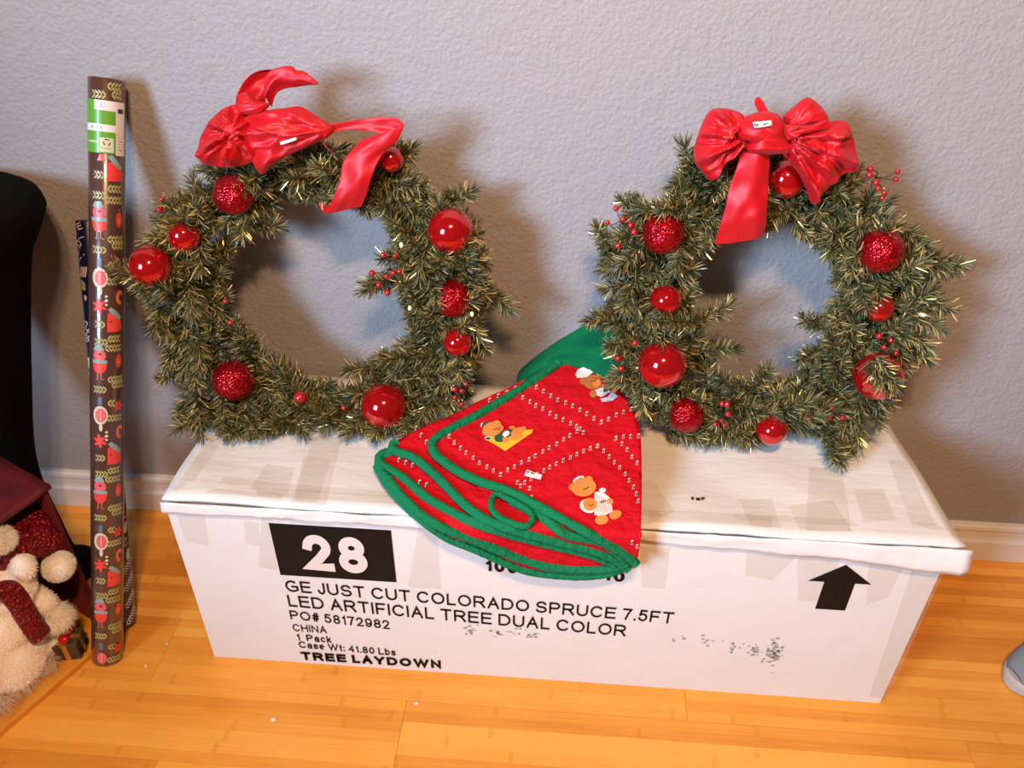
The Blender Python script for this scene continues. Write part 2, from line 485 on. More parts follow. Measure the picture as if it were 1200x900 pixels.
def front_text(body, bl, br, tl, bold=0.13, name='printed_lettering', m_=None, y=None):
    uv, fs = text_mesh(body, bold)
    o, u, v = front_quad(tl, bl, br)
    v = V((0, 0, v.z)); u = V((u.x, 0, u.z))
    yy = YP if y is None else y
    vs = [V((o.x, yy, o.z)) + u * p[0] + v * p[1] for p in uv]
    vs = [V((p.x, yy, p.z)) for p in vs]
    return mesh_obj(name, vs, fs, m_ or M_ink, box, smooth=False)
# black block and 28
bm = MB(); q = [at_y(318, 612, BYF), at_y(461, 622.5, BYF), at_y(462, 683, BYF), at_y(325.5, 671.5, BYF)]
x0 = (q[0].x + q[3].x) / 2; x1 = (q[1].x + q[2].x) / 2; z1 = (q[0].z + q[1].z) / 2; z0 = (q[2].z + q[3].z) / 2
bm.box((x0, YP, z0), (x1, YP + 0.0011, z1))
blk = bm.build('printed_black_block', M_ink, box, smooth=False)
w_ = x1 - x0; h_ = z1 - z0
uv, fs = text_mesh('28', 0.235, 0.14)
mesh_obj('printed_number', [V((x0 + w_ * (0.205 + 0.57 * p[0]), YP - 0.0006 - 0.0002 * p[2], z0 + h_ * (0.14 + 0.70 * p[1]))) for p in uv], fs, M_white_print, blk, smooth=False)
front_text('GE JUST CUT COLORADO SPRUCE 7.5FT', (336, 692.5), (788, 730.5), (332, 679), 0.155)
front_text('LED ARTIFICIAL TREE DUAL COLOR', (339, 710), (733, 745.5), (336, 696.5), 0.155)
front_text('PO# 58172982', (341, 725), (457, 737), (338, 714.5), 0.16)
front_text('CHINA', (344, 739), (383.5, 742), (342, 730.5), 0.16)
front_text('1  Pack', (349, 750), (389, 753), (347, 742.2), 0.18)
front_text('Case Wt: 41.80 Lbs', (351, 758.5), (464, 768), (349, 750.8), 0.18)
front_text('TREE LAYDOWN', (354, 772.5), (517, 782.8), (351, 763), 0.27)
front_text('100', (569, 668), (606, 672), (566, 655), 0.23)
front_text('10', (707, 679), (731, 682), (706, 667), 0.23)
# arrow
arr = [(-0.024, 0), (0.024, 0), (0.024, 0.066), (0.049, 0.066), (0.0, 0.107), (-0.049, 0.066), (-0.024, 0.066)]
ax, az = 0.4925, 0.246
bm = MB(); n = len(arr)
vs = [V((ax + x, YP, az + z)) for x, z in arr] + [V((ax + x, YP + 0.001, az + z)) for x, z in arr]
bm.add(vs, [tuple(range(n))] + [(i, i + n, (i + 1) % n + n, (i + 1) % n) for i in range(n)])
bm.build('printed_arrow', M_ink, box, smooth=False)
# smudged ink flecks
def smudge(pts, seed):
    r = random.Random(seed); bm = MB()
    for (px, py, sx, sy, cnt) in pts:
        for _ in range(cnt):
            x = px + r.gauss(0, sx); y = py + r.gauss(0, sy)
            c = at_y(x, y, BYF); w = r.uniform(0.001, 0.0035); hgt = r.uniform(0.0006, 0.0026)
            bm.add([(c.x - w, YP, c.z - hgt), (c.x + w, YP, c.z - hgt * .6), (c.x + w * .8, YP, c.z + hgt), (c.x - w * .7, YP, c.z + hgt * .8)], [(0, 1, 2, 3)])
    return tag(bm.build('ink_smudge', M_scuff, box, smooth=False), kind='stuff')
smudge([(552, 739, 4, 3, 14), (585, 741, 12, 2.5, 18), (625, 744, 8, 2.5, 14)], 3)
smudge([(905, 767, 6, 6, 60), (885, 763, 4, 3, 16), (862, 757, 7, 3, 14), (832, 750, 6, 3, 8), (795, 748, 4, 2, 4), (908, 755, 3, 4, 10)], 4)

# strips of clear packing tape
def top_tape(pxs, off=0.0006):
    """quad of four pixels on the top flap"""
    c = [at_z(px, py, BH) for px, py in pxs]
    rows = []
    for j in range(13):
        a = c[0].lerp(c[3], j / 12); b2 = c[1].lerp(c[2], j / 12); r = []
        for i in range(9):
            p = a.lerp(b2, i / 8); y = max(min(p.y, BYB - 0.001), BYF); r.append(V((p.x, y, ztop(p.x, y) + off)))
        rows.append(r)
    bm = MB(); bm.grid(list(reversed(rows))); return bm.build('tape_strip', M_tape, box)
def front_tape(pxs, off=0.0006):
    c = [at_y(px, py, BYF) for px, py in pxs]
    bm = MB(); bm.add([V((p.x, BYF - off, min(p.z, BH - 0.03))) for p in c], [(3, 2, 1, 0)])
    return bm.build('tape_strip', M_tape, box, smooth=False)
for t_ in [[(368, 512), (400, 512), (382, 592), (340, 588)], [(312, 543), (345, 548), (336, 582), (292, 575)],
           [(355, 535), (388, 538), (372, 588), (345, 586)], [(247, 512), (262, 512), (228, 566), (210, 566)],
           [(252, 575), (330, 578), (330, 586), (240, 580)],
           [(948, 548), (986, 548), (998, 622), (945, 620)], [(866, 583), (905, 583), (915, 618), (880, 617)],
           [(925, 592), (975, 586), (1000, 622), (938, 620)], [(1000, 573), (1035, 572), (1050, 610), (1012, 612)],
           [(1040, 540), (1060, 540), (1098, 616), (1070, 618)], [(760, 598), (905, 604), (905, 618), (760, 612)],
           [(210, 567), (1096, 613), (1112, 621), (200, 577)], [(262, 560), (470, 577), (468, 584), (258, 568)], [(640, 590), (765, 560), (790, 600), (760, 616)]]:
    top_tape(t_)
for t_ in [[(305, 600), (318, 601), (325, 668), (303, 664)], [(490, 618), (512, 620), (517, 690), (478, 688)], [(286, 610), (303, 612), (306, 640), (288, 636)],
           [(935, 648), (985, 650), (972, 705), (935, 704)], [(1018, 655), (1062, 658), (1040, 700), (1015, 709)], [(875, 645), (935, 650), (905, 680), (873, 674)],
           [(205, 600), (240, 604), (245, 640), (218, 634)], [(750, 640), (785, 642), (780, 690), (752, 688)], [(1070, 664), (1108, 666), (1040, 818), (1018, 816)]]:
    front_tape(t_)
# handwritten price in pen on the top
def pen(strokes, z_off=0.0012, r=0.0011):
    bm = MB()
    for s in strokes:
        pts = []
        for px, py in s:
            p = at_z(px, py, BH); pts.append(V((p.x, p.y, ztop(p.x, p.y) + z_off)))
        bm.tube(pts, r, 5)
    return bm
bm = pen([[(812.5, 583.5), (810, 583), (811, 584.5), (812.8, 585), (810.5, 586)], [(815.5, 584), (817, 584), (816.2, 586.5)],
          [(818, 584.2), (820, 584.4), (819.6, 586.6), (817.8, 586.2), (818, 584.2)], [(821.5, 583.4), (825.5, 583.2)], [(822, 585.4), (825, 585.2)]])
bm.build('handwritten_price', M_ink, box)

# ------------------------------------------------------------------ wreaths
M_green = mat('dark_pine_needle', (0.052, 0.070, 0.030), 0.42)
M_olive = mat('olive_pine_needle', (0.195, 0.180, 0.078), 0.36)
M_gold = mat('gold_tinsel', (0.85, 0.68, 0.26), 0.3, metal=0.4)
M_stem = mat('brown_twig', (0.045, 0.035, 0.016), 0.8)
M_ball = mat('red_shiny_ornament', (0.58, 0.004, 0.008), 0.12, metal=0.55, coat=1.0)
M_glit, nt, b = new_mat('red_glitter_ornament')
oc = objco(nt)
vo = N(nt, 'ShaderNodeTexVoronoi'); vo.inputs['Scale'].default_value = 330; nt.links.new(oc, vo.inputs['Vector'])
crk = N(nt, 'ShaderNodeTexVoronoi', feature='DISTANCE_TO_EDGE'); crk.inputs['Scale'].default_value = 130; nt.links.new(oc, crk.inputs['Vector'])
cc = ramp(nt, vo.outputs['Color'], [(0.0, (0.26, 0.0, 0.006)), (0.75, (0.46, 0.004, 0.010)), (1.0, (0.75, 0.05, 0.05))])
nt.links.new(cc.outputs[0], b.inputs['Base Color'])
b.inputs['Metallic'].default_value = 0.65; b.inputs['Roughness'].default_value = 0.2
hgt = math_n(nt, 'ADD', math_n(nt, 'MULTIPLY', vo.outputs['Distance'], 1.0), crk.outputs['Distance'])
add_bump(nt, b, hgt, 0.5, 0.003)
M_cap = mat('red_ornament_cap', (0.5, 0.03, 0.03), 0.3, metal=0.8)
M_berry = mat('red_berry', (0.42, 0.012, 0.018), 0.25, coat=0.6)
M_satin, nt, b = new_mat('red_satin')
b.inputs['Base Color'].default_value = (0.54, 0.002, 0.008, 1)
b.inputs['Roughness'].default_value = 0.5
b.inputs['Sheen Weight'].default_value = 0.2
b.inputs['Sheen Roughness'].default_value = 0.4
b.inputs['Sheen Tint'].default_value = (1, 0.35, 0.35, 1)
oc = objco(nt)
add_bump(nt, b, noise_tex(nt, 30, 2, 0.5, oc).outputs[0], 0.15, 0.005)
M_tag = mat('white_price_sticker', (0.82, 0.82, 0.82), 0.5)
M_bulb = mat('warm_fairy_light', (1, 0.8, 0.4), 0.3, emit=(1.0, 0.62, 0.16), es=1.1)

def branch_mesh(L, seed):
    r = random.Random(seed); bm = MB()
    bend = r.uniform(-0.12, 0.12)
    def axis(t): return V((bend * L * t * t, 0, L * t))
    bm.tube([axis(t / 4) for t in range(5)], [0.0016, 0.0014, 0.0012, 0.001, 0.0006], 5, 0)
    def needle(t, ang, tilt, ln, w, mi):
        p = axis(t)
        rad = V((math.cos(ang), math.sin(ang), 0))
        d = (rad * math.sin(tilt) + V((0, 0, math.cos(tilt)))).normalized()
        s = d.cross(rad)
        if s.length < 1e-4: s = V((1, 0, 0))
        s.normalize()
        s = (Matrix.Rotation(r.uniform(-1.2, 1.2), 3, d) @ s) * w
        mid = p + d * ln * 0.55 + rad * ln * 0.03; tip = p + d * ln - V((0, 0, ln * 0.02)) + rad * ln * r.uniform(-0.1, 0.12)
        bm.add([p - s * .5, p + s * .5, mid + s, tip + s * .45, tip - s * .45, mid - s], [(0, 1, 2, 5), (5, 2, 3, 4)], mi)
    n = int(3300 * L)
    for k in range(n):
        t = 0.04 + 0.96 * (k + r.random()) / n
        tilt = math.radians(r.uniform(48, 78)) * (1.0 if t < 0.85 else (1.0 - 0.75 * (t - 0.85) / 0.15))
        needle(t, r.uniform(0, 6.283), tilt, r.uniform(0.016, 0.025), r.uniform(0.0008, 0.0013), 1 if r.random() < 0.50 else 2)
    for k in range(int(n * 0.26)):
        needle(r.uniform(0.05, 1), r.uniform(0, 6.283), math.radians(r.uniform(35, 75)), r.uniform(0.016, 0.028), r.uniform(0.0006, 0.0011), 3)
    me = bpy.data.meshes.new('branch')
    me.from_pydata([tuple(v) for v in bm.v], [], bm.f)
    for mm in (M_stem, M_green, M_olive, M_gold): me.materials.append(mm)
    me.polygons.foreach_set('material_index', bm.m); me.update()
    return me
BR = {L: [branch_mesh(L, int(L * 1000) * 10 + k) for k in range(4)] for L in (0.06, 0.085, 0.11)}

PP = V((0, -0.135, 0.46)); PV = V((0, 0.08, 0.49)).normalized(); PN = V((0, -PV.z, PV.y)); PX = V((1, 0, 0))
def wp(px, py, n=0.0): return at_plane(px, py, PP + PN * n, PN)
def interp(table, th):
    th = th % (2 * math.pi)
    for k in range(len(table)):
        a0, r0 = table[k]; a1, r1 = table[(k + 1) % len(table)]
        if k == len(table) - 1: a1 += 2 * math.pi
        t2 = th if th >= a0 else th + 2 * math.pi
        if a0 <= t2 <= a1 or (k == len(table) - 1 and th < table[0][0]):
            return r0 + (r1 - r0) * (t2 - a0) / max(a1 - a0, 1e-6)
    return table[0][1]

ball_me = {}
def ball(root, px, py, rpx, kind, n=0.048, cap=None):
    c = wp(px, py, n); dist = (c - CAM).dot(CW); r = rpx / F * dist
    bm = MB(); bm.sphere((0, 0, 0), 1, 32, 20)
    key = kind
    if key not in ball_me:
        me = bpy.data.meshes.new('ornament_ball'); me.from_pydata([tuple(v * 0.03) for v in bm.v], [], bm.f)
        me.materials.append(M_glit if kind == 'g' else M_ball)
        me.polygons.foreach_set('use_smooth', [True] * len(me.polygons)); me.update(); ball_me[key] = me
    o = bpy.data.objects.new('ornament_ball', ball_me[key]); COL.objects.link(o); o.parent = root
    o.location = c - root.location; s = r / 0.03; o.scale = (s, s, s)
    o.rotation_euler = (rnd.uniform(0, 6), rnd.uniform(0, 6), rnd.uniform(0, 6))
    o['label'] = 'red crackle glitter ball' if kind == 'g' else 'red shiny ball'
    if cap:
        d = (wp(cap[0], cap[1], n) - c).normalized()
        bm = MB(); bm.lathe([(0.006, r - 0.002), (0.0075, r + 0.001), (0.007, r + 0.009), (0.004, r + 0.011)], c, d, 14)
        k = bm.build('ball_cap', M_cap, root); k.parent = root
    return o
def sprig(root, pts, n=0.055, rp=4.2):
    ws = [wp(px, py, n + rnd.uniform(-0.008, 0.012)) for px, py in pts]
    c = sum(ws, V()) / len(ws) - PN * 0.03
    bm = MB()
    for p in ws:
        q = c.lerp(p, 0.5) + PN * 0.012 + V((rnd.uniform(-.004, .004), 0, rnd.uniform(-.004, .004)))
        bm.tube([c, q, p], 0.0008, 5)
    o = bm.build('berry_sprig', M_stem, root)
    me = ball_me.get('berry')
    if not me:
        b2 = MB(); b2.sphere((0, 0, 0), 1, 12, 8)
        me = bpy.data.meshes.new('berry'); me.from_pydata([tuple(v) for v in b2.v], [], b2.f); me.materials.append(M_berry)
        me.polygons.foreach_set('use_smooth', [True] * len(me.polygons)); ball_me['berry'] = me
    for p in ws:
        s = rp * rnd.uniform(0.85, 1.15) / F * (p - CAM).dot(CW)
        k = bpy.data.objects.new('berry', me); COL.objects.link(k); k.parent = o
        k.location = p - root.location; k.scale = (s, s, s)

def make_wreath(name, label, centre, outer, inner, tips, count, seed):
    r = random.Random(seed)
    c3 = wp(*centre)
    zc = c3.z
    root = empty(name, (c3.x, -0.14, BH))
    tag(root, label, 'wreath')
    def loc2(px, py):
        d = wp(px, py) - c3; return d.dot(PX), d.dot(PV)
    def table(pts):
        t = []
        for p in pts:
            x, y = loc2(*p); t.append((math.atan2(y, x) % (2 * math.pi), math.hypot(x, y)))
        return sorted(t)
    TO, TI = table(outer), table(inner)
    def P3(th, rad, n): return c3 + PX * (rad * math.cos(th)) + PV * (rad * math.sin(th)) + PN * n
    ZMIN = BH + 0.023
    def lift(p):
        if p.z < ZMIN:                       # the lowest twigs bend forward and lie on the carton
            d = (p - CAM); p = CAM + d * ((ZMIN - CAM.z) / d.z)
        if p.y > -0.032: p = V((p.x, -0.032, p.z))
        return p
    def put(base, tip):
        base = lift(base); tip = lift(tip)
        d = tip - base; L = d.length
        if L < 0.03: return
        key = min(BR, key=lambda k: abs(k - L)); me = r.choice(BR[key])
        s = max(0.75, min(1.25, L / key))
        o = bpy.data.objects.new('branch', me); COL.objects.link(o); o.parent = root
        q = d.to_track_quat('Z', 'Y').to_matrix() @ Matrix.Rotation(r.uniform(0, 6.28), 3, 'Z')
        o.rotation_euler = q.to_euler(); o.scale = (1, 1, s)
        st_ = tip - d.normalized() * key * s
        dz = max(0, BH + 0.026 - min(st_.z, tip.z)); dy = max(0, max(st_.y, tip.y) + 0.030)
        o.location = st_ + V((0, -dy, dz)) - root.location
    NR = 0.013
    # wire ring inside the greenery
    bm = MB(); pts = []
    for k in range(65):
        th = 2 * math.pi * k / 64; pts.append(lift(P3(th, (interp(TO, th) + interp(TI, th)) / 2, -0.005)))
    bm.tube(pts, 0.004, 8); bm.build('wire_ring', M_stem, root)
    swirl = 0.35
    for k in range(count):
        th = 2 * math.pi * (k * 0.61803 % 1) + r.uniform(-0.05, 0.05)
        ro = interp(TO, th); ri = interp(TI, th); mid = (ro + ri) / 2
        kind = r.random()
        if kind < 0.42:
            rt = ro - NR - abs(r.gauss(0, 0.014)); n1 = r.uniform(-0.005, 0.045)
            th0 = th - r.choice((-1, 1)) * r.uniform(0.1, 0.45)
            put(P3(th0, mid - 0.01, n1 - 0.012), P3(th, rt, n1))
        elif kind < 0.64:
            rt = ri + NR + abs(r.gauss(0, 0.010)); n1 = r.uniform(-0.005, 0.04)
            th0 = th - r.choice((-1, 1)) * r.uniform(0.2, 0.6)
            put(P3(th0, mid + 0.01, n1 - 0.012), P3(th, rt, n1))
        else:
            rt = r.uniform(ri + 0.025, ro - 0.025); n1 = r.uniform(0.03, 0.066)
            th0 = th - r.choice((-1, 1, 1)) * r.uniform(0.25, 0.55)
            put(P3(th0, mid + r.uniform(-0.03, 0.03), n1 - 0.045), P3(th, rt, n1))
    for t in tips:
        (bx, by), (tx, ty) = t[0], t[1]; n1 = t[2] if len(t) > 2 else 0.03
        put(wp(bx, by, n1 - 0.015), wp(tx, ty, n1))
    return root

# ribbon pieces ---------------------------------------------------------------
def ribbon(name, A, B, parent, nA=0.075, nB=0.075, bulge=0.0, wr=0.003, k=1.4, nu=34, nv=12, seed=1, th=0.0014, m_=None):
    """sheet between two pixel polylines; each point may carry its own distance from the wreath plane"""
    A = [(p + (nA,)) if len(p) == 2 else p for p in A]; B = [(p + (nB,)) if len(p) == 2 else p for p in B]
    a = resample(A, nu); b2 = resample(B, nu); rows = []
    for j in range(nv + 1):
        t = j / nv; r = []
        for i in range(nu):
            s = i / (nu - 1)
            p = wp(a[i][0], a[i][1], a[i][2]).lerp(wp(b2[i][0], b2[i][1], b2[i][2]), t)
            w = bulge * math.sin(math.pi * t) + wr * (math.sin(k * 3.14 * t + seed + 2.2 * noise.noise(V((s * 3, t * 2, seed)))) * 0.35
                + 1.1 * noise.noise(V((s * 4.2, t * 3.1, seed * 3.7))))
            r.append(p + PN * w)
        rows.append(r)
    bm = MB(); bm.grid(rows); o = bm.build(name, m_ or M_satin, parent); solidify(o, th, 0.0)
    subsurf(o, 1)
    return o
def pillow(name, outline, parent, n0=0.075, T=0.03, gather=None, folds=9, amp=0.004, nr=20, na=110, seed=1, back=0.6, m_=None):
    """puffed loop: closed shell with folds running out of a gather point"""
    pts = outline + [outline[0]]
    O = resample(pts, na + 1)[:-1]
    cx = sum(p[0] for p in O) / na; cy = sum(p[1] for p in O) / na
    g = gather or (cx, cy)
    def surf(sign, TT):
        rows = []
        for j in range(nr + 1):
            f = math.sin(j / nr * math.pi / 2)
            r = []
            for i in range(na):
                x = cx + (O[i][0] - cx) * f; y = cy + (O[i][1] - cy) * f
                e = math.sqrt(max(0, 1 - f * f))
                dx, dy = x - g[0], y - g[1]; dg = math.hypot(dx, dy); an = math.atan2(dy, dx)
                q_ = folds * an * 0.5 + 1.7 * seed + 1.3 * noise.noise(V((x * .03, y * .03, seed)))
                q2 = folds * an * 1.1 + 2.9 * seed + 2.0 * noise.noise(V((x * .05, y * .05, seed + 5)))
                w = amp * ((1.0 - 2.0 * abs(math.sin(q_)) ** 0.8) * min(1, dg / 16) + 0.45 * (1 - 2 * abs(math.sin(q2))) * min(1, dg / 12)
                           + 1.1 * noise.noise(V((x * .055, y * .055, seed * 2.3)))) * min(1, e * 1.6 + 0.12)
                r.append(wp(x, y, n0) + PN * (sign * (TT * e) + w * (1 if sign > 0 else .4)))
            rows.append(r)
        return rows
    bm = MB()
    for sign, TT in ((1, T), (-1, T * back)):
        rows = surf(sign, TT); vs = [p for r in rows[1:] for p in r]; c = rows[0][0]
        vs.append(c); k = len(vs) - 1; fs = []
        for i in range(na):
            i2 = (i + 1) % na
            fs.append((k, i, i2) if sign < 0 else (k, i2, i))
            for j in range(nr - 1):
                q = (j*na+i, (j+1)*na+i, (j+1)*na+i2, j*na+i2)
                fs.append(q if sign < 0 else tuple(reversed(q)))
        bm.add(vs, fs)
    bmm = bm.build(name, m_ or M_satin, parent)
    return bmm
def sticker(parent, quad, n, marks=()):
    c = [wp(px, py, n) for px, py in quad]
    bm = MB(); rows = []
    for j in range(4):
        rows.append([c[0].lerp(c[1], i / 8).lerp(c[3].lerp(c[2], i / 8), j / 3) + PN * (0.0025 * math.sin(math.pi * i / 8)) for i in range(9)])
    bm.grid(list(reversed(rows)))
    o = bm.build('price_sticker', M_tag, parent); solidify(o, 0.0004, 1.0)
    if marks:
        b2 = MB()
        for s in marks: b2.tube([wp(px, py, n + 0.0032) for px, py in s], 0.0006, 5)
        k = b2.build('pen_mark', M_ink, parent)
    return o

# --- left wreath
L_out = [(345,165),(385,158),(420,158),(470,165),(487,192),(510,212),(545,224),(572,262),(580,300),(584,345),(570,398),(560,440),(548,475),(520,500),
         (470,512),(430,508),(400,505),(340,500),(270,503),(218,500),(212,478),(222,445),(198,425),(195,398),(180,368),(160,330),(176,285),(180,250),(205,215),(228,188),(280,178),(310,170)]
L_in = [(380,238),(428,244),(452,272),(462,305),(455,330),(474,352),(468,382),(442,402),(418,432),(385,438),(352,430),(325,405),(298,378),(280,345),(278,300),(298,275),(318,255),(340,238)]
L_tips = [[(205,345),(138,316),.10],[(205,350),(160,338),.08],[(470,322),(428,338),.03],[(475,330),(432,330),.02],[(245,420),(188,444),.02],[(240,378),(182,372),.02],[(560,330),(594,364),.02],
          [(455,425),(408,438),.03],[(290,262),(328,266),.02],[(255,485),(210,502),.04],[(515,245),(550,222),.02],[(452,200),(484,176),.02],[(548,385),(570,410),.03],
          [(505,330),(515,355),.075],[(510,320),(520,300),.075],[(200,250),(182,240),.02],[(470,300),(448,300),.03],[(205,370),(172,348),.03],[(440,180),(470,172),.02],
          [(250,500),(300,508),.05],[(330,490),(360,508),.05],[(400,490),(440,508),.05],[(250,470),(215,490),.05],[(240,450),(222,462),.04]]
wreath = make_wreath('christmas_wreath', 'wreath with loose crumpled red bow and long ribbon tail, nearer the wrapping paper rolls',
                     (372, 335), L_out, L_in, L_tips, 272, 11)
for a in [(274,228,24,'g'),(216,276,19,'s'),(176,312,24,'s',.075),(458,187,15,'s',.05),(528,271,27,'s'),(530,350,22.5,'g'),(536,401,17,'s'),(450,476,27,'s',.06),(274,446,24,'g',.055)]:
    ball(wreath, *a)
for pts in [[(463,300),(449,299),(436,320),(453,324),(461,320),(468,318),(444,334),(454,343)], [(190,233),(187,246)], [(546,450),(533,456),(541,458),(533,466),(541,474)],
            [(403,478),(404,493),(422,491)], [(270,378),(264,353)], [(352,466)]]:
    sprig(wreath, pts, rp=3.6 if len(pts) > 1 else 7)
for px, py in [(470,287),(480,361),(553,368)]:
    bm = MB(); bm.sphere(wp(px, py, 0.06), 0.0034, 10, 7, sc=(0.8, 0.8, 1.3)); bm.build('fairy_light', M_bulb, wreath)
bow = pillow('bow', [(286,138),(300,131),(330,127),(352,125),(372,137),(390,148),(388,158),(372,167),(340,181),(325,190),(308,204),(300,196),(290,180),(285,160)],
             wreath, n0=0.085, T=0.026, gather=(388,152), folds=13, amp=0.0048, seed=3)
pillow('ribbon_loop', [(232,182),(235,160),(250,137),(268,124),(285,125),(298,140),(302,165),(302,185),(288,193),(262,196),(240,192)],
       bow, n0=0.08, T=0.034, gather=(281,150), folds=8, amp=0.0105, seed=5)
pillow('ribbon_loop', [(277,112),(290,108),(302,118),(316,122),(308,131),(290,134),(277,130)], bow, n0=0.085, T=0.016, gather=(318,124), folds=7, amp=0.002, seed=2)
ribbon('ribbon_loop', [(277,132,.075),(277,112,.075),(287,93,.07),(300,84,.065),(314,82,.055)], [(312,130,.06),(312,114,.06),(316,103,.06),(321,95,.06),(320,83,.05)], bow, bulge=-0.012, wr=0.004, seed=4)
ribbon('ribbon_tail', [(306,98,.05),(318,82,.055),(340,77,.06),(346,82,.06),(358,84,.065),(374,98,.07)], [(318,126,.05),(324,110,.05),(334,104,.05),(348,102,.055),(360,100,.06),(373,99,.068)], bow, bulge=0.006, wr=0.003, seed=6)
ribbon('ribbon_tail', [(380,147,.085),(400,143,.08),(430,139,.08),(455,137,.085),(468,139,.09),(474,148,.09)], [(380,160,.085),(400,153,.08),(425,153,.08),(448,157,.085),(460,158,.088),(466,160,.085)], bow, wr=0.002, seed=8)
ribbon('ribbon_tail', [(424,163,.075),(413,175,.083),(402,190,.085),(397,215,.088),(389,235,.082),(381,251,.07)], [(474,147,.09),(465,166,.088),(448,182,.086),(437,205,.09),(431,225,.084),(424,242,.072)], bow, bulge=0.008, wr=0.0045, seed=9)
ribbon('ribbon_tail', [(372,238,.03),(376,246,.035),(381,251,.055)], [(392,230,.03),(390,240,.04),(395,247,.055)], bow, wr=0.001, seed=10, nu=10, nv=6)
sticker(bow, [(328,166.5),(347,160.5),(348,164),(329,170)], 0.1135)
bm = MB(); bm.tube([wp(*p) for p in resample([(378,166,.09),(382,172,.092),(387,176,.09),(392,181,.085)], 8)], 0.0008, 5); bm.build('loose_thread', M_satin, bow)

# --- right wreath
R_out = [(808,182),(850,165),(900,160),(960,175),(1008,186),(1040,226),(1058,258),(1082,288),(1106,310),(1104,355),(1086,408),(1062,445),(1040,478),(1018,498),
         (985,520),(935,514),(900,518),(860,517),(800,508),(752,490),(722,458),(702,412),(692,372),(698,320),(699,275),(720,242),(758,215),(790,195)]
R_in = [(868,270),(900,268),(935,278),(958,300),(968,330),(956,372),(945,412),(918,444),(885,438),(855,432),(832,412),(828,380),(820,340),(828,295),(848,278)]
R_tips = [[(1080,300),(1127,312),.02],[(1085,310),(1118,318),.03],[(968,500),(985,545),.05],[(972,495),(978,540),.04],[(975,500),(992,530),.05],[(810,412),(862,408),.03],[(808,380),(855,360),.03],[(965,385),(942,370),.02],
          [(1055,395),(1088,420),.03],[(725,365),(688,374),.03],[(1060,340),(1110,366),.03],[(822,215),(800,172),.03],[(800,220),(815,188),.03],[(1025,415),(1048,452),.10],[(1018,420),(1036,458),.10],
          [(720,300),(700,268),.02],[(880,460),(900,432),.03],[(960,410),(938,425),.03],[(1030,480),(1025,500),.04],[(820,380),(770,375),.07],[(745,360),(775,380),.07],[(1010,340),(1015,362),.07],
          [(1060,270),(1085,292),.03],[(750,240),(728,232),.03],[(780,505),(820,515),.05],[(850,500),(880,517),.05]]
wreath2 = make_wreath('christmas_wreath', 'wreath with full puffed red satin bow, nearer the upward arrow on the carton',
                      (893, 345), R_out, R_in, R_tips, 270, 23)
for a in [(777,273,25,'g',.05,(779,246)),(780,352,18.5,'s'),(776,427,28.5,'s',.058),(804,486,21.5,'g',.055),(904,504,18,'s',.06),(921,210,23,'s',.045),(1032,294,26.5,'g',.05),(1030,361,16.5,'s',.05),(1029,441,28.5,'s',.05)]:
    ball(wreath2, *a)
for pts in [[(722,244),(712,261),(730,257),(739,264),(743,272),(724,288)], [(1020,198),(1019,205),(1027,214),(1029,221),(1036,226),(1052,201),(1050,210),(1034,232)],
            [(846,473),(852,474),(853,485),(845,493),(849,498),(838,497)], [(744,402)], [(1030,394),(1044,399),(1036,407),(1050,414)], [(975,478),(947,487),(959,492),(972,490),(987,490)], [(724,420),(728,432)]]:
    sprig(wreath2, pts, rp=3.6)
bow2 = pillow('bow', [(858,152),(868,139),(890,131),(910,133),(918,143),(919,158),(930,175),(920,179),(900,181),(880,182),(872,172),(876,164),(863,162)],
              wreath2, n0=0.088, T=0.034, gather=(930,172), folds=9, amp=0.0026, seed=1)
pillow('ribbon_loop', [(813,174),(822,147),(835,128),(860,129),(873,138),(862,150),(864,160),(878,165),(868,178),(850,190),(840,207),(831,211),(822,200),(814,190)],
       bow2, n0=0.082, T=0.036, gather=(874,158), folds=11, amp=0.0075, seed=6)
pillow('ribbon_loop', [(917,137),(930,125),(943,115),(952,116),(964,127),(971,140),(962,148),(940,150),(920,152)], bow2, n0=0.07, T=0.026, gather=(918,146), folds=7, amp=0.003, seed=4)
pillow('ribbon_loop', [(919,147),(940,149),(968,143),(990,142),(998,154),(1003,175),(1006,199),(990,203),(976,215),(963,228),(952,239),(945,222),(937,205),(925,190),(916,178),(922,165)],
       bow2, n0=0.085, T=0.036, gather=(918,160), folds=15, amp=0.0085, seed=8)
pillow('ribbon_loop', [(918,146),(935,147),(955,146),(970,141),(972,150),(958,153),(945,156),(932,160),(922,164)], bow2, n0=0.108, T=0.012, gather=(920,155), folds=8, amp=0.003, seed=12)
ribbon('ribbon_loop', [(890,133,.07),(885,124,.07),(884,116,.07),(889,114,.065)], [(903,133,.07),(898,126,.07),(894,118,.07),(889,114,.065)], bow2, wr=0.001, seed=2, nu=14, nv=6)
ribbon('ribbon_tail', [(870,178,.095),(862,200,.094),(853,226,.09),(850,245,.092),(843,266,.085),(837,287,.07)], [(903,178,.095),(901,205,.094),(900,235,.09),(899,250,.094),(898,264,.088),(895,277,.075)], bow2, bulge=0.006, wr=0.0055, seed=5)
sticker(bow2, [(882,143),(904,140.5),(905.5,147),(884,150)], 0.1225,
        [[(884,145),(885,147.5)],[(886,145.5),(888,145),(888.5,146.5),(887,147.5),(886,147)],[(891.5,146.5),(892.2,146.3)],[(895,144.5),(896,146.8),(896.5,144.8),(898,145.5)],[(898.5,144.5),(900,143.8)]])

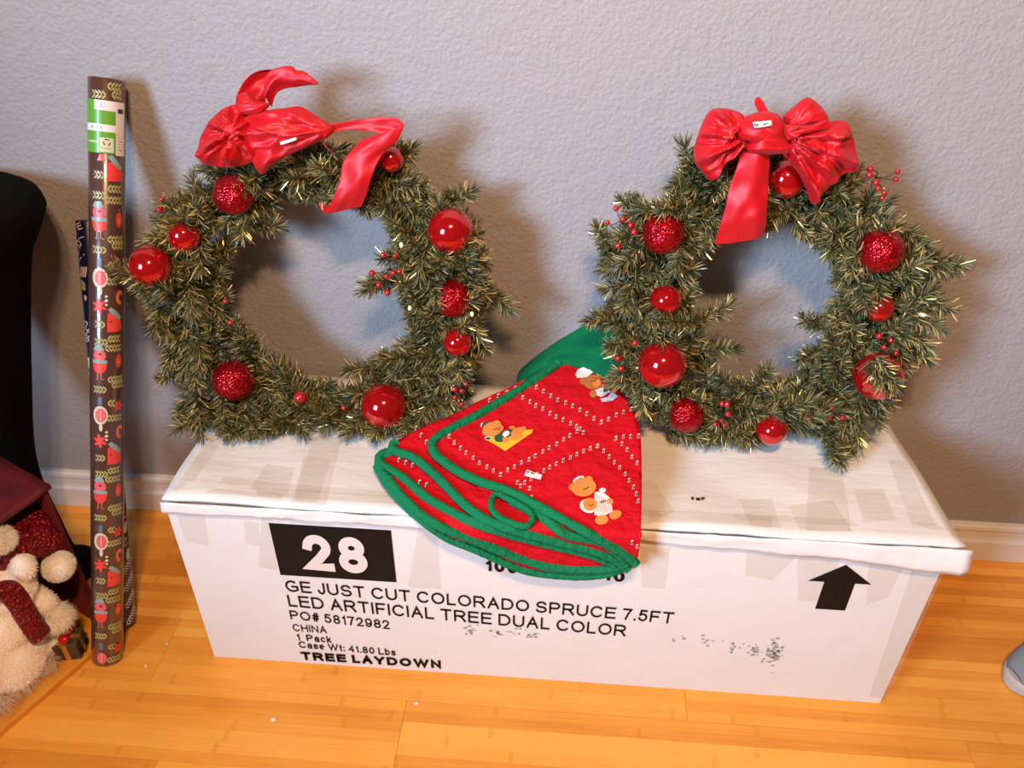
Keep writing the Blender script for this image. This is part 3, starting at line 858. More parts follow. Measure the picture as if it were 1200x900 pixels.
# ------------------------------------------------------------------ folded tree skirt
M_quilt, nt, b = new_mat('red_quilted_cotton')
b.inputs['Base Color'].default_value = (0.60, 0.003, 0.011, 1)
b.inputs['Roughness'].default_value = 0.75; b.inputs['Specular IOR Level'].default_value = 0.2
oc = objco(nt)
q1 = noise_tex(nt, 45, 3, 0.55, oc); q2 = noise_tex(nt, 14, 2, 0.5, oc)
add_bump(nt, b, math_n(nt, 'ADD', q1.outputs[0], q2.outputs[0]), 0.9, 0.009)
M_gtrim, nt, b = new_mat('green_bias_binding')
b.inputs['Base Color'].default_value = (0.004, 0.19, 0.07, 1); b.inputs['Roughness'].default_value = 0.75
b.inputs['Specular IOR Level'].default_value = 0.2
oc = objco(nt); add_bump(nt, b, noise_tex(nt, 90, 3, 0.6, oc).outputs[0], 0.9, 0.007)
M_lining, nt, b = new_mat('green_felt_lining')
b.inputs['Base Color'].default_value = (0.004, 0.15, 0.055, 1); b.inputs['Roughness'].default_value = 0.95; b.inputs['Specular IOR Level'].default_value = 0.1
oc = objco(nt); add_bump(nt, b, noise_tex(nt, 60, 4, 0.6, oc).outputs[0], 0.8, 0.006)
skirt = empty('tree_skirt', (0.03, -0.25, BH))
tag(skirt, 'folded red quilted tree skirt with green trim draped over the white carton', 'tree skirt')
HANG = BYF - 0.026
def drape(px, py, off):
    d = ray(px, py)
    # sloping pile: z = z0 + 0.18 * (y - BYF)
    z0 = BH + 0.008 + off; sl = 0.18
    t = (z0 + sl * (CAM.y - BYF) - CAM.z) / (d.z - sl * d.y)
    p = CAM + d * t
    yf = HANG - off * 0.7
    if p.y < yf: p = at_y(px, py, yf)
    if p.y > -0.03: p = at_y(px, py, -0.03)
    return p
def sheet(name, A, B, off, nu=70, nv=26, offB=None, quilt=0.0022, m_=None, th=0.003, sm=4):
    a = resample(A, nu); b2 = resample(B, nu); rows = []
    for j in range(nv + 1):
        t = j / nv
        rows.append([drape(a[i][0] + (b2[i][0] - a[i][0]) * t, a[i][1] + (b2[i][1] - a[i][1]) * t, off + ((offB or off) - off) * t) for i in range(nu)])
    for _ in range(sm):
        new = [[p.copy() for p in r] for r in rows]
        for j in range(1, nv):
            for i in range(1, nu - 1):
                new[j][i] = (rows[j-1][i] + rows[j+1][i] + rows[j][i-1] + rows[j][i+1]) / 4
        rows = new
    for j, r in enumerate(rows):
        for i, p in enumerate(r):
            k = noise.noise(V((p.x * 38, p.y * 38, p.z * 38))) * quilt + noise.noise(V((p.x * 11, p.y * 11, 7 + p.z * 11))) * quilt * 1.5
            d = V((0, -0.45, 0.9)) if p.z > BH else V((0, -1, 0.2))
            r[i] = p + d * k
    bm = MB(); bm.grid(rows)
    n = (rows[1][1] - rows[0][0]).cross(rows[0][1] - rows[0][0])
    o = bm.build(name, m_ or M_quilt, skirt)
    me = o.data; me.update()
    avg = V()
    for pl in me.polygons: avg += pl.normal * pl.area
    if avg.dot(CAM - V((0, -.3, .4))) < 0: me.flip_normals()
    solidify(o, th, -1.0)
    return o, rows
def binding(pts, off, r=(0.0076, 0.0042), n=60, name='trim', taper=True):
    P = resample(pts, n); w = []
    for k, p in enumerate(P):
        q = drape(p[0], p[1], off)
        w.append(q + V((0, 0, 0.0012 * noise.noise(V((k * .45, off * 99, 1.5))))))
    for _ in range(2):
        w = [w[0]] + [(w[i-1] + w[i] * 2 + w[i+1]) / 4 for i in range(1, n - 1)] + [w[-1]]
    bm = MB(); bm.tube(w, [(r[0] * (1 + .1 * noise.noise(V((k * .8, 3, off * 50)))), r[1]) for k in range(n)], 10, flat=V((0, -0.75, 0.66)))
    return bm.build(name, M_gtrim, skirt)
# hem outlines in the photograph's frame
hT = [(655,425),(640,436),(600,462),(560,486),(530,502),(511,513),(505,520),(508,530),(520,541),(545,557),(570,567),(600,577),(640,598),(680,620),(715,638),(737,652),(746,662)]
rT = [(655,425),(690,434),(720,453),(738,470),(749,500),(752,540),(752,590),(750,635),(746,662)]
h1b = [(560,572),(585,580),(624,600),(640,609),(653,620),(667,628),(688,631),(707,636),(723,647),(735,662)]
h2 = [(640,430),(600,452),(560,470),(520,490),(488,504),(465,517),(457,524),(465,530),(483,535),(505,552),(519,566),(551,597),(583,615),(643,632),(693,644),(722,656),(737,668)]
h3 = [(458,529.0),(445,532.25),(442,540.5),(455,549.75),(473,560),(501,584),(528,599),(547,609),(580,621),(640,637),(690,649),(722,661)]
h4 = [(452,532.0),(441,540.0),(446,550.0),(467,577.0),(493,603),(520,619),(547,629),(573,640),(600,651),(627,660),(653,665),(680,667),(707,667),(738,661)]
h5 = [(441,545.0),(455,568.875),(480,596.75),(520,627.625),(560,644.5),(600,662.5),(627,670.5),(667,674.5),(693,674.5),(720,669.5),(742,657.5)]
inner = [(655,432),(690,470),(712,520),(722,570),(735,620),(742,655)]
sheet('quilt_layer', h5, [(480,535),(520,540),(600,560),(680,600),(720,630),(742,655)], 0.000, offB=0.002)
sheet('quilt_layer', h4, [(500,530),(540,530),(620,550),(690,590),(720,620),(740,650)], 0.006, offB=0.008)
sheet('quilt_layer', h2, inner, 0.014, offB=0.018)
sheet('quilt_layer', h1b, [(560,550),(600,555),(640,570),(690,590),(720,610),(738,640)], 0.019, offB=0.021, nu=40, nv=10)
top_o, top_rows = sheet('quilt_layer', hT, rT, 0.026, nu=90, nv=40)
top_o['label'] = 'top layer printed with bears and candy canes'
binding(h5, 0.001); binding(h4, 0.008); binding(h3, 0.0095); binding(h2[5:], 0.0165, n=70); binding([(598,586)] + h1b[2:], 0.0215, n=40); binding(hT, 0.028, n=90)
loop = [(590,581),(581,578),(576,586),(577,598),(589,608),(605,615),(617,617),(623,612),(624,604),(617,596),(602,588),(588,581)]
binding(loop, 0.025, r=(0.0052, 0.004), name='tie_loop', n=50)
# green lining turned up against the wall
topE = [(605,446),(608,436),(620,424),(650,402),(680,384),(700,375),(720,370),(745,366)]
botE = [(606,456),(622,447),(642,437),(655,429),(672,430),(695,438),(722,455),(745,462)]
rows = []
a = resample(topE, 40); b2 = resample(botE, 40)
for j in range(15):
    t = j / 14; r = []
    for i in range(40):
        pa = at_y(a[i][0], a[i][1], -0.042); pb = drape(b2[i][0], b2[i][1], 0.024)
        p = pa.lerp(pb, t); s = i / 39
        fold = 0.012 * math.sin(math.pi * t) + 0.006 * math.sin(2 * math.pi * (t * 1.2 - s * 0.8) + 1.0) * math.sin(math.pi * t)
        p = p + V((0, -0.9, 0.4)) * fold
        if p.y > -0.02: p.y = -0.02
        r.append(p)
    rows.append(r)
bm = MB(); bm.grid(list(reversed(rows))); o = bm.build('lining', M_lining, skirt); solidify(o, 0.005, -1.0)
o['label'] = 'green felt lining folded up'

# printed motifs of the skirt, laid on its top layer
tv = []; tf = []
for r in top_rows: tv += r
nu_ = len(top_rows[0])
for j in range(len(top_rows) - 1):
    for i in range(nu_ - 1): tf.append((j*nu_+i, j*nu_+i+1, (j+1)*nu_+i+1, (j+1)*nu_+i))
bvh = BVHTree.FromPolygons([tuple(p) for p in tv], tf)
def on_skirt(px, py, lift_=0.0008):
    d = ray(px, py).normalized()
    h, n, i, ds = bvh.ray_cast(CAM, d)
    if h is None:
        h = drape(px, py, 0.026); n = V((0, -0.4, 0.9))
    if n.dot(d) > 0: n = -n
    return h + n * lift_
C_orange = mat('print_orange_bear', (0.80, 0.27, 0.05), 0.8); C_brown = mat('print_brown_bear', (0.50, 0.16, 0.035), 0.8)
C_white = mat('print_white', (0.82, 0.78, 0.74), 0.8); C_yellow = mat('print_yellow_sled', (0.85, 0.50, 0.02), 0.8)
C_dkgreen = mat('print_dark_green', (0.01, 0.10, 0.05), 0.8); C_black = mat('print_dark_line', (0.06, 0.03, 0.02), 0.8)
C_pink = mat('print_pink_stripe', (0.80, 0.45, 0.42), 0.8); C_blue = mat('print_pale_blue', (0.62, 0.66, 0.82), 0.8)
C_red = mat('print_red', (0.62, 0.02, 0.02), 0.8)
CM = [C_orange, C_brown, C_white, C_yellow, C_dkgreen, C_black, C_pink, C_blue, C_red]
OR, BRN, WH, YE, GR, BK, PK, BL, RD = range(9)
def ell(bm, cx, cy, rx, ry, rot, mi, lv, f=on_skirt, n=16):
    ca, sa = math.cos(math.radians(rot)), math.sin(math.radians(rot))
    vs = [f(cx, cy, 0.0008 + 0.0004 * lv)]
    for fr in (0.5, 1.0):
        for k in range(n):
            a = 2 * math.pi * k / n; x = rx * fr * math.cos(a); y = ry * fr * math.sin(a)
            vs.append(f(cx + x * ca - y * sa, cy + x * sa + y * ca, 0.0008 + 0.0004 * lv))
    fs = [(0, 1 + (k + 1) % n, 1 + k) for k in range(n)] + [(1 + k, 1 + (k + 1) % n, 1 + n + (k + 1) % n, 1 + n + k) for k in range(n)]
    bm.add(vs, fs, mi)
def poly(bm, pts, mi, lv, f=on_skirt):
    cx = sum(p[0] for p in pts) / len(pts); cy = sum(p[1] for p in pts) / len(pts); n = len(pts)
    P = []
    for k in range(n):
        x0, y0 = pts[k]; x1, y1 = pts[(k + 1) % n]
        m_ = max(1, int(math.dist((x0, y0), (x1, y1)) / 4))
        for j in range(m_): P.append((x0 + (x1 - x0) * j / m_, y0 + (y1 - y0) * j / m_))
    n = len(P); L = 0.0008 + 0.0004 * lv
    vs = [f(cx, cy, L)] + [f(cx + (x - cx) * .5, cy + (y - cy) * .5, L) for x, y in P] + [f(x, y, L) for x, y in P]
    fs = [(0, 1 + (k + 1) % n, 1 + k) for k in range(n)] + [(1 + k, 1 + (k + 1) % n, 1 + n + (k + 1) % n, 1 + n + k) for k in range(n)]
    bm.add(vs, fs, mi)
def stroke(bm, pts, w, mi, lv, f=on_skirt):
    for (x0, y0), (x1, y1) in zip(pts[:-1], pts[1:]):
        d = math.dist((x0, y0), (x1, y1)); ox, oy = -(y1 - y0) / d * w / 2, (x1 - x0) / d * w / 2; L = 0.0008 + 0.0004 * lv
        bm.add([f(x0+ox, y0+oy, L), f(x1+ox, y1+oy, L), f(x1-ox, y1-oy, L), f(x0-ox, y0-oy, L)], [(0, 1, 2, 3)], mi)
# bear on a yellow sled
bm = MB()
poly(bm, [(569,515),(577,510),(600,508),(614,504),(625,504),(623,508),(612,515),(592,529),(583,523)], YE, 0)
ell(bm, 572, 514, 4, 2.6, 0, WH, 1); ell(bm, 572, 514.5, 3, 1.6, 0, GR, 2)
ell(bm, 587, 512.5, 8, 6, -20, GR, 1); ell(bm, 596, 508, 9, 4.5, -15, GR, 1); ell(bm, 593, 509, 4.5, 3, -30, WH, 2)
ell(bm, 606, 507, 8, 4.5, -25, OR, 3); ell(bm, 605, 513, 6.5, 3.4, -10, OR, 4); ell(bm, 613, 504, 4, 3, -40, OR, 3)
ell(bm, 600, 502, 3.6, 2, 0, OR, 3); ell(bm, 592, 516, 3.2, 3.2, 0, OR, 4)
ell(bm, 566, 499, 3, 3, 0, WH, 1); ell(bm, 570, 499, 6, 4, -25, GR, 2)
ell(bm, 577, 504, 12, 8.2, -12, OR, 5); ell(bm, 582, 497, 4.5, 3.3, 0, OR, 4); ell(bm, 569, 508, 4, 3.4, 0, OR, 4); ell(bm, 585, 503.5, 5, 4, -20, OR, 6)
stroke(bm, [(578,505),(582,504),(586,502)], 0.9, BK, 7); stroke(bm, [(583,505.5),(587,504)], 0.8, BK, 7)
bm.build('printed_bear', CM, skirt)['label'] = 'bear lying on a yellow sled'
# bear in striped pyjamas holding a baby bear
bm = MB()
ell(bm, 706, 575, 4, 2.8, 0, WH, 1); poly(bm, [(697,577),(706,577),(714,583),(717,592),(718,600),(706,606),(697,604),(695,594)], WH, 1)
for k in range(9): stroke(bm, [(697 + k * 2.3, 580 + k * 1.0), (696 + k * 2.5, 602 - abs(k - 4) * 0.6)], 0.7, PK, 2)
ell(bm, 715, 588, 4, 3.2, 40, OR, 2); ell(bm, 705, 610, 8, 5.6, -10, OR, 3); ell(bm, 721, 604, 7.5, 5, -25, OR, 3); ell(bm, 706.5, 588.5, 4, 1.7, -18, GR, 3)
ell(bm, 689, 594, 10, 8, 20, WH, 3); ell(bm, 691, 592, 8, 7.5, 0, OR, 4); ell(bm, 686, 590, 3, 2.5, 0, OR, 5)
stroke(bm, [(689,593),(692,594),(695,592)], 0.8, BK, 6)
ell(bm, 678, 563, 7.5, 3.6, -25, WH, 3); ell(bm, 679, 564.5, 7, 2.8, -25, GR, 4)
ell(bm, 671, 572, 4.5, 4.5, 0, OR, 5); ell(bm, 690, 563.5, 4.8, 4.5, 0, OR, 5); ell(bm, 684, 572.5, 14.5, 11, -8, OR, 6); ell(bm, 689, 575.5, 7, 5.5, -10, OR, 7)
stroke(bm, [(683,574),(684,576)], 0.8, BK, 8); stroke(bm, [(684,574.5),(687,574.5),(690,571.5)], 1.2, BK, 8)
bm.build('printed_bear', CM, skirt)['label'] = 'bear in striped pyjamas with a baby bear'
# bear in a white nightcap, half under the wreath
bm = MB()
ell(bm, 703, 455, 8, 6, 20, BRN, 1); poly(bm, [(697,458),(705,455),(714,456),(715,460),(705,466),(699,464)], WH, 2); ell(bm, 710, 458, 3.4, 2, -25, GR, 3); ell(bm, 695, 462.5, 4, 5, 0, BRN, 3)
poly(bm, [(703,468),(712,466),(718,460),(724,465),(718,470),(706,472)], BL, 2)
poly(bm, [(674,440),(677,434),(683,431),(690,433),(695,437),(688,443),(680,444),(676,444)], WH, 4)
ell(bm, 683, 448, 4, 4.2, 0, BRN, 4); ell(bm, 694, 449, 10, 8.4, -15, BRN, 5); ell(bm, 699, 451, 5.2, 4.6, -20, OR, 6); ell(bm, 702, 440, 3.4, 3, 0, BRN, 4)
ell(bm, 697, 448.3, 1.2, 0.9, 0, BK, 7); ell(bm, 693.5, 448.5, .8, .8, 0, BK, 7); ell(bm, 698.7, 445.3, .8, .8, 0, BK, 7)
bm.build('printed_bear', CM, skirt)['label'] = 'bear in a white nightcap'
# rows of tiny candy canes, too small to pick apart
bm = MB()
def canes(pts, step=8.6):
    L = [0]
    for a, b2 in zip(pts[:-1], pts[1:]): L.append(L[-1] + math.dist(a, b2))
    n = max(2, int(L[-1] / step) + 1)
    R_ = resample(pts, n) if len(pts) > 1 else pts
    for x, y in R_:
        x += rnd.uniform(-.6, .6); y += rnd.uniform(-.6, .6)
        stroke(bm, [(x - 1.0, y + 2.6), (x - 0.8, y - 1.2), (x + 0.4, y - 2.4), (x + 1.5, y - 1.6)], 1.05, WH, 1)
        stroke(bm, [(x - 1.6, y + 0.4), (x + 1.6, y + 0.9)], 1.3, GR, 2)
        stroke(bm, [(x + 0.9, y - 0.2), (x + 1.0, y + 2.6)], 0.9, PK, 2)
for ln in [[(629,454),(650,467),(675,478),(704,495)], [(704,495),(722,487),(740,480)], [(613,466),(640,482),(676,500)], [(676,506),(650,522),(620,538),(587,556)], [(526,512),(545,530),(565,544),(587,556)],
           [(615,566),(636,553),(665,538),(700,523)], [(700,523),(718,540),(732,555),(743,573),(748,588)], [(722,514),(735,512),(748,511)], [(722,514),(734,526),(746,543)], [(621,572),(623,583)], [(607,566),(610,570)],
           [(741,635),(747,640)], [(680,503),(684,508)]]:
    canes(ln)
def canes_on(pts, off):
    for x, y in pts:
        f2 = lambda px, py, l_: drape(px, py, off) + V((0, -0.5, 0.85)) * (0.004 + l_)
        stroke(bm, [(x - 1.0, y + 2.6), (x - 0.8, y - 1.2), (x + 0.4, y - 2.4), (x + 1.5, y - 1.6)], 1.05, WH, 1, f2)
        stroke(bm, [(x - 1.6, y + 0.4), (x + 1.6, y + 0.9)], 1.3, GR, 2, f2)
canes_on([(488,503),(494,511),(500,519),(574,470),(584,465),(594,461),(604,456),(580,478)], 0.015)
canes_on([(468,540),(476,543),(484,546),(492,566),(500,569)], 0.008)
tag(bm.build('printed_candy_canes', CM, skirt, smooth=False), 'rows of tiny white candy canes', kind='stuff')
bm = MB(); poly(bm, [(617.5,552.5),(635.5,558.5),(633,564.5),(614.5,559.5)], 0, 9)
bm.build('price_sticker', M_tag, skirt, smooth=False)
bm = MB()
for s in [[(618.2,554.5),(619.5,557)],[(619.5,554.8),(618.2,557)],[(621.8,556.5),(623,555.8),(624,557),(623,558.2)],[(625,555.5),(626.5,555.3)],[(625,557.2),(626.3,557.4)]]: stroke(bm, s, 0.9, 0, 12)
bm.build('pen_mark', M_ink, skirt, smooth=False)

# ------------------------------------------------------------------ rolls of wrapping paper
M_brownpaper = mat('brown_wrapping_paper', (0.085, 0.036, 0.026), 0.3, coat=0.9)
M_navypaper = mat('navy_wrapping_paper', (0.006, 0.010, 0.055), 0.3, coat=0.6)
P_leaf = mat('print_leaf_green', (0.42, 0.40, 0.15), 0.35); P_red = mat('print_coral_red', (0.78, 0.06, 0.045), 0.35)
P_pink = mat('print_pink', (0.75, 0.12, 0.13), 0.35); P_teal = mat('print_pale_teal', (0.25, 0.38, 0.36), 0.35)
P_cream = mat('print_cream', (0.62, 0.62, 0.42), 0.35); P_white = mat('print_paper_white', (0.78, 0.76, 0.72), 0.35)
P_lime = mat('label_green', (0.12, 0.36, 0.03), 0.3); P_dark = mat('print_dark', (0.04, 0.03, 0.03), 0.4)
P_orange = mat('print_orange', (0.75, 0.19, 0.06), 0.35); P_slate = mat('print_slate_blue', (0.10, 0.17, 0.23), 0.35)
M_core = mat('paper_core', (0.62, 0.45, 0.25), 0.8)
PMATS = [P_leaf, P_red, P_pink, P_teal, P_cream, P_white, P_lime, P_dark, P_orange, P_slate]
LEAF, RED, PINK, TEAL, CREAM, WHT, LIME, DRK, ORG, SLT = range(10)

def make_roll(name, label, base, top, R, m_body):
    base, top = V(base), V(top)
    ax = (top - base); L = ax.length; ax.normalize()
    root = empty(name, base)
    tag(root, label, 'wrapping paper', 'rolls of wrapping paper against the wall')
    bm = MB()
    bm.lathe([(R * 0.93, 0.0), (R, 0.002), (R, L - 0.002), (R * 0.94, L), (R * 0.80, L), (R * 0.78, L - 0.02), (R * 0.2, L - 0.025)], base, ax, 40)
    bm.build('paper_roll', m_body, root)
    bm = MB(); bm.lathe([(R * 0.74, L - 0.024), (R * 0.74, L - 0.001), (R * 0.66, L - 0.001), (R * 0.66, L - 0.023)], base, ax, 28, cap=False)
    bm.build('cardboard_core', M_core, root)
    toC = (CAM - (base + top) / 2); toC -= ax * toC.dot(ax); toC.normalize()
    side_ = toC.cross(ax).normalized()
    if side_.dot(CR) < 0: side_ = -side_
    def f(u, v, lift_=0.0008):
        """u: metres around the roll to the right of its visible middle, v: metres below the top"""
        a = u / R
        return base + ax * (L - v) + (toC * math.cos(a) + side_ * math.sin(a)) * (R + lift_ * 0.5)
    return root, f, L
class Print:
    def __init__(s, f): s.f = f; s.bm = MB()
    def e(s, cx, cy, rx, ry, rot, mi, lv=0):
        if cy + ry < L - 0.003: ell(s.bm, cx, cy, rx, ry, rot, mi, lv, s.f, 14)
    def p(s, pts, mi, lv=0):
        if max(q[1] for q in pts) > L - 0.003: return
        P = []
        n = len(pts)
        for k in range(n):
            a, b2 = pts[k], pts[(k + 1) % n]; m_ = max(1, int(math.dist(a, b2) / 0.003))
            for j in range(m_): P.append((a[0] + (b2[0] - a[0]) * j / m_, a[1] + (b2[1] - a[1]) * j / m_))
        cx = sum(p[0] for p in P) / len(P); cy = sum(p[1] for p in P) / len(P); n = len(P); Lf = 0.0008 + 0.0004 * lv
        rings = [[s.f(cx + (x - cx) * q, cy + (y - cy) * q, Lf) for x, y in P] for q in (.25, .5, .75, 1)]
        vs = [s.f(cx, cy, Lf)] + [v for r in rings for v in r]
        fs = [(0, 1 + (k + 1) % n, 1 + k) for k in range(n)]
        for q in range(3):
            fs += [(1 + q*n + k, 1 + q*n + (k + 1) % n, 1 + (q+1)*n + (k + 1) % n, 1 + (q+1)*n + k) for k in range(n)]
        s.bm.add(vs, fs, mi)
    def rect(s, u0, u1, v0, v1, mi, lv=0):
        if v1 > L - 0.003: return
        nn = max(2, int((u1 - u0) / 0.003)); Lf = 0.0008 + 0.0004 * lv
        s.bm.grid([[s.f(u0 + (u1 - u0) * i / nn, v, Lf) for i in range(nn + 1)] for v in (v0, v1)], mi)
    def s_(s, pts, w, mi, lv=0):
        if max(q[1] for q in pts) < L - 0.003: stroke(s.bm, pts, w, mi, lv, s.f)
    def sprig(s, u, v, d=1, n=4, mi=LEAF, k=0.0052):
        for j in range(n):
            x = u + d * j * k
            s.e(x, v - 0.0032, 0.0042, 0.0015, -45 * d, mi); s.e(x, v + 0.0032, 0.0042, 0.0015, 45 * d, mi)
        s.s_([(u - d * .002, v), (u + d * n * k, v)], 0.0008, mi)

broll, f, L = make_roll('wrapping_paper_roll', 'tall brown roll of wrapping paper printed with red birds',
                        at_z(126, 771, 0.002), at_y(125, 92, -0.034), 0.0272, M_brownpaper)
pr = Print(f)
def unit(v0):
    # standing bird with teal hat and scarf
    u = -0.012
    pr.e(u, v0 + 0.010, 0.0115, 0.014, 0, RED); pr.e(u, v0 - 0.008, 0.0105, 0.011, 0, PINK, 1)
    pr.p([(u-0.011, v0-0.016), (u+0.008, v0-0.017), (u+0.004, v0-0.026), (u-0.006, v0-0.025)], TEAL, 2)
    pr.rect(u-0.012, u+0.012, v0+0.000, v0+0.006, TEAL, 2)
    pr.s_([(u-0.003, v0+0.023), (u-0.003, v0+0.034)], 0.0013, ORG); pr.s_([(u+0.003, v0+0.023), (u+0.003, v0+0.034)], 0.0013, ORG); pr.s_([(u-0.006, v0+0.034), (u+0.007, v0+0.034)], 0.0012, ORG)
    pr.e(u+0.001, v0-0.010, 0.0022, 0.0022, 0, DRK, 3)
    # hanging drop bauble
    pr.e(0.019, v0+0.002, 0.0058, 0.0125, 0, RED); pr.e(0.019, v0+0.003, 0.0028, 0.0055, 0, ORG, 1); pr.e(0.019, v0-0.014, 0.002, 0.003, 0, SLT)
    # sprigs
    pr.sprig(0.004, v0+0.034, 1, 5); pr.sprig(-0.004, v0+0.052, -1, 4); pr.sprig(0.010, v0+0.044, 1, 4)
    # round bauble
    u = -0.011
    pr.e(u, v0+0.098, 0.0125, 0.017, 0, CREAM); pr.e(u+0.001, v0+0.098, 0.0088, 0.0125, 0, PINK, 1); pr.s_([(u-0.005, v0+0.098), (u+0.007, v0+0.098)], 0.0012, CREAM, 2); pr.s_([(u+0.001, v0+0.089), (u+0.001, v0+0.107)], 0.0012, CREAM, 2)
    pr.p([(u-0.004, v0+0.080), (u+0.004, v0+0.080), (u+0.003, v0+0.066), (u-0.003, v0+0.066)], SLT); pr.e(u+0.001, v0+0.120, 0.003, 0.007, 0, CREAM)
    # berry flower, sprigs beside it
    for k in range(6):
        a = k * 60; pr.e(0.018 + 0.0052 * math.cos(math.radians(a)), v0+0.082 + 0.0058 * math.sin(math.radians(a)), 0.0042, 0.0022, a, RED)
    pr.sprig(0.004, v0+0.076, 1, 2); pr.sprig(0.002, v0+0.103, 1, 5)
    # candy hook
    for k in range(8):
        a = math.radians(100 + k * 30); pr.e(0.0215 + 0.005 * math.cos(a), v0+0.130 + 0.009 * math.sin(a), 0.003, 0.0036, 0, ORG)
    pr.e(-0.001, v0+0.128, 0.0025, 0.0022, 0, CREAM); pr.e(-0.001, v0+0.135, 0.0025, 0.0022, 0, WHT); pr.e(-0.001, v0+0.142, 0.0022, 0.002, 0, CREAM)
    # red flower bow
    for a in (20, 80, 140, 200, 260, 320):
        pr.e(-0.012 + 0.006 * math.cos(math.radians(a)), v0+0.145 + 0.007 * math.sin(math.radians(a)), 0.0062, 0.0027, a, RED)
    # sitting bird
    pr.p([(0.001, v0+0.158), (0.006, v0+0.152), (0.013, v0+0.154), (0.022, v0+0.166), (0.025, v0+0.184), (0.018, v0+0.188), (0.000, v0+0.188)], RED)
    pr.p([(0.001, v0+0.150), (0.006, v0+0.146), (0.016, v0+0.154), (0.024, v0+0.164), (0.020, v0+0.169), (0.010, v0+0.160)], TEAL, 1)
    pr.e(0.006, v0+0.170, 0.0016, 0.0016, 0, DRK, 2)
    pr.sprig(-0.006, v0+0.176, -1, 3); pr.sprig(0.004, v0+0.200, 1, 4, k=0.005); pr.sprig(-0.002, v0+0.206, -1, 4); pr.sprig(0.000, v0+0.216, 1, 5)
v = 0.215
k = 0
while v < L - 0.03:
    unit(v)
    v += 0.237
pr.sprig(0.004, 0.012, 1, 4); pr.sprig(-0.004, 0.026, -1, 4); pr.sprig(0.010, 0.024, 1, 3)
# first sitting bird under the label, pink bell, sprigs
pr.p([(0.001, 0.128), (0.013, 0.124), (0.022, 0.136), (0.027, 0.152), (0.018, 0.156), (0.000, 0.156)], RED); pr.p([(0.000, 0.118), (0.008, 0.115), (0.016, 0.124), (0.025, 0.135), (0.020, 0.138), (0.010, 0.130)], TEAL, 1)
pr.p([(-0.014, 0.126), (-0.002, 0.126), (-0.005, 0.116), (-0.010, 0.115)], PINK); pr.sprig(-0.006, 0.148, -1, 3); pr.sprig(0.004, 0.168, 1, 4); pr.sprig(-0.004, 0.180, -1, 4); pr.sprig(0.000, 0.186, 1, 5)
tag(pr.bm.build('printed_pattern', PMATS, broll, smooth=False), 'red birds, baubles and leaf sprigs', kind='stuff')
# paper label near the top
lb = Print(f)
lb.rect(-0.038, 0.013, 0.034, 0.114, LIME, 1); lb.rect(-0.018, 0.030, 0.034, 0.049, WHT, 2); lb.rect(-0.036, 0.014, 0.070, 0.081, WHT, 2); lb.rect(0.013, 0.030, 0.036, 0.116, WHT, 2)
lb.rect(-0.010, 0.010, 0.090, 0.112, CREAM, 2); lb.rect(0.016, 0.026, 0.044, 0.051, DRK, 3); lb.rect(-0.030, -0.013, 0.096, 0.0985, CREAM, 2)
for a in (90, 210, 330):
    pts = [(0.0 + 0.0046 * math.cos(math.radians(a + t)), 0.097 - 0.0046 * math.sin(math.radians(a + t))) for t in (-40, -15, 10, 35)]
    lb.s_(pts, 0.0016, DRK, 3)
for k_ in range(6): lb.s_([(0.016 + 0.0004 * k_, 0.084 + 0.0045 * k_), (0.026 - 0.001 * (k_ % 3), 0.085 + 0.0045 * k_)], 0.0012, DRK, 3)
for k_ in range(4): lb.s_([(-0.007 + 0.0035 * k_, 0.105), (-0.006 + 0.0035 * k_, 0.107)], 0.0009, DRK, 3)
for s in [[(-0.0135, 0.038), (-0.0135, 0.045)], [(-0.009, 0.039), (-0.007, 0.040), (-0.009, 0.042)], [(-0.004, 0.039), (-0.002, 0.039)], [(-0.008, 0.0435), (-0.003, 0.0435)]]: lb.s_(s, 0.0008, SLT, 3)
for s in [[(-0.024, 0.073), (-0.021, 0.078)], [(-0.021, 0.073), (-0.024, 0.078)], [(-0.016, 0.074), (-0.016, 0.077)], [(-0.013, 0.074), (-0.013, 0.077)], [(-0.006, 0.073), (-0.009, 0.0755), (-0.006, 0.078)]]: lb.s_(s, 0.0007, DRK, 3)
lb.bm.build('paper_label', PMATS, broll, smooth=False)['label'] = 'green and white label with recycling mark'

nroll, f, L = make_roll('wrapping_paper_roll', 'shorter navy roll of wrapping paper with white lettering behind the brown roll',
                        at_z(146, 731, 0.002), at_y(104, 258, -0.030), 0.0215, M_navypaper)
pr = Print(f)
def text_on(body, u, v, w, h_, rot, mi):
    uv, fs = text_mesh(body, 0.14); ca, sa = math.cos(rot), math.sin(rot)
    vs = [f(u + (x*w) * ca + (y*h_) * sa, v + (x*w) * sa - (y*h_) * ca, 0.001) for x, y, _ in uv]
    pr.bm.add(vs, fs, mi)
text_on('FE', -0.030, 0.020, 0.020, 0.012, -0.3, WHT)
text_on('SNO', -0.026, 0.062, 0.026, 0.014, -1.1, WHT)
for k_ in range(5): pr.s_([(-0.026 + 0.003 * k_, 0.098), (-0.022 + 0.003 * k_, 0.080)], 0.0016, WHT)
pr.s_([(-0.028, 0.096), (-0.010, 0.086)], 0.0016, WHT)
pr.s_([(-0.031, 0.045), (-0.026, 0.036), (-0.018, 0.030), (-0.010, 0.028)], 0.0013, WHT); pr.s_([(-0.030, 0.072), (-0.022, 0.066), (-0.012, 0.058)], 0.0013, WHT)
pr.e(-0.024, 0.112, 0.009, 0.008, 0, TEAL); pr.e(-0.020, 0.118, 0.005, 0.004, 20, LEAF, 1); pr.e(-0.018, 0.135, 0.003, 0.005, 0, CREAM)
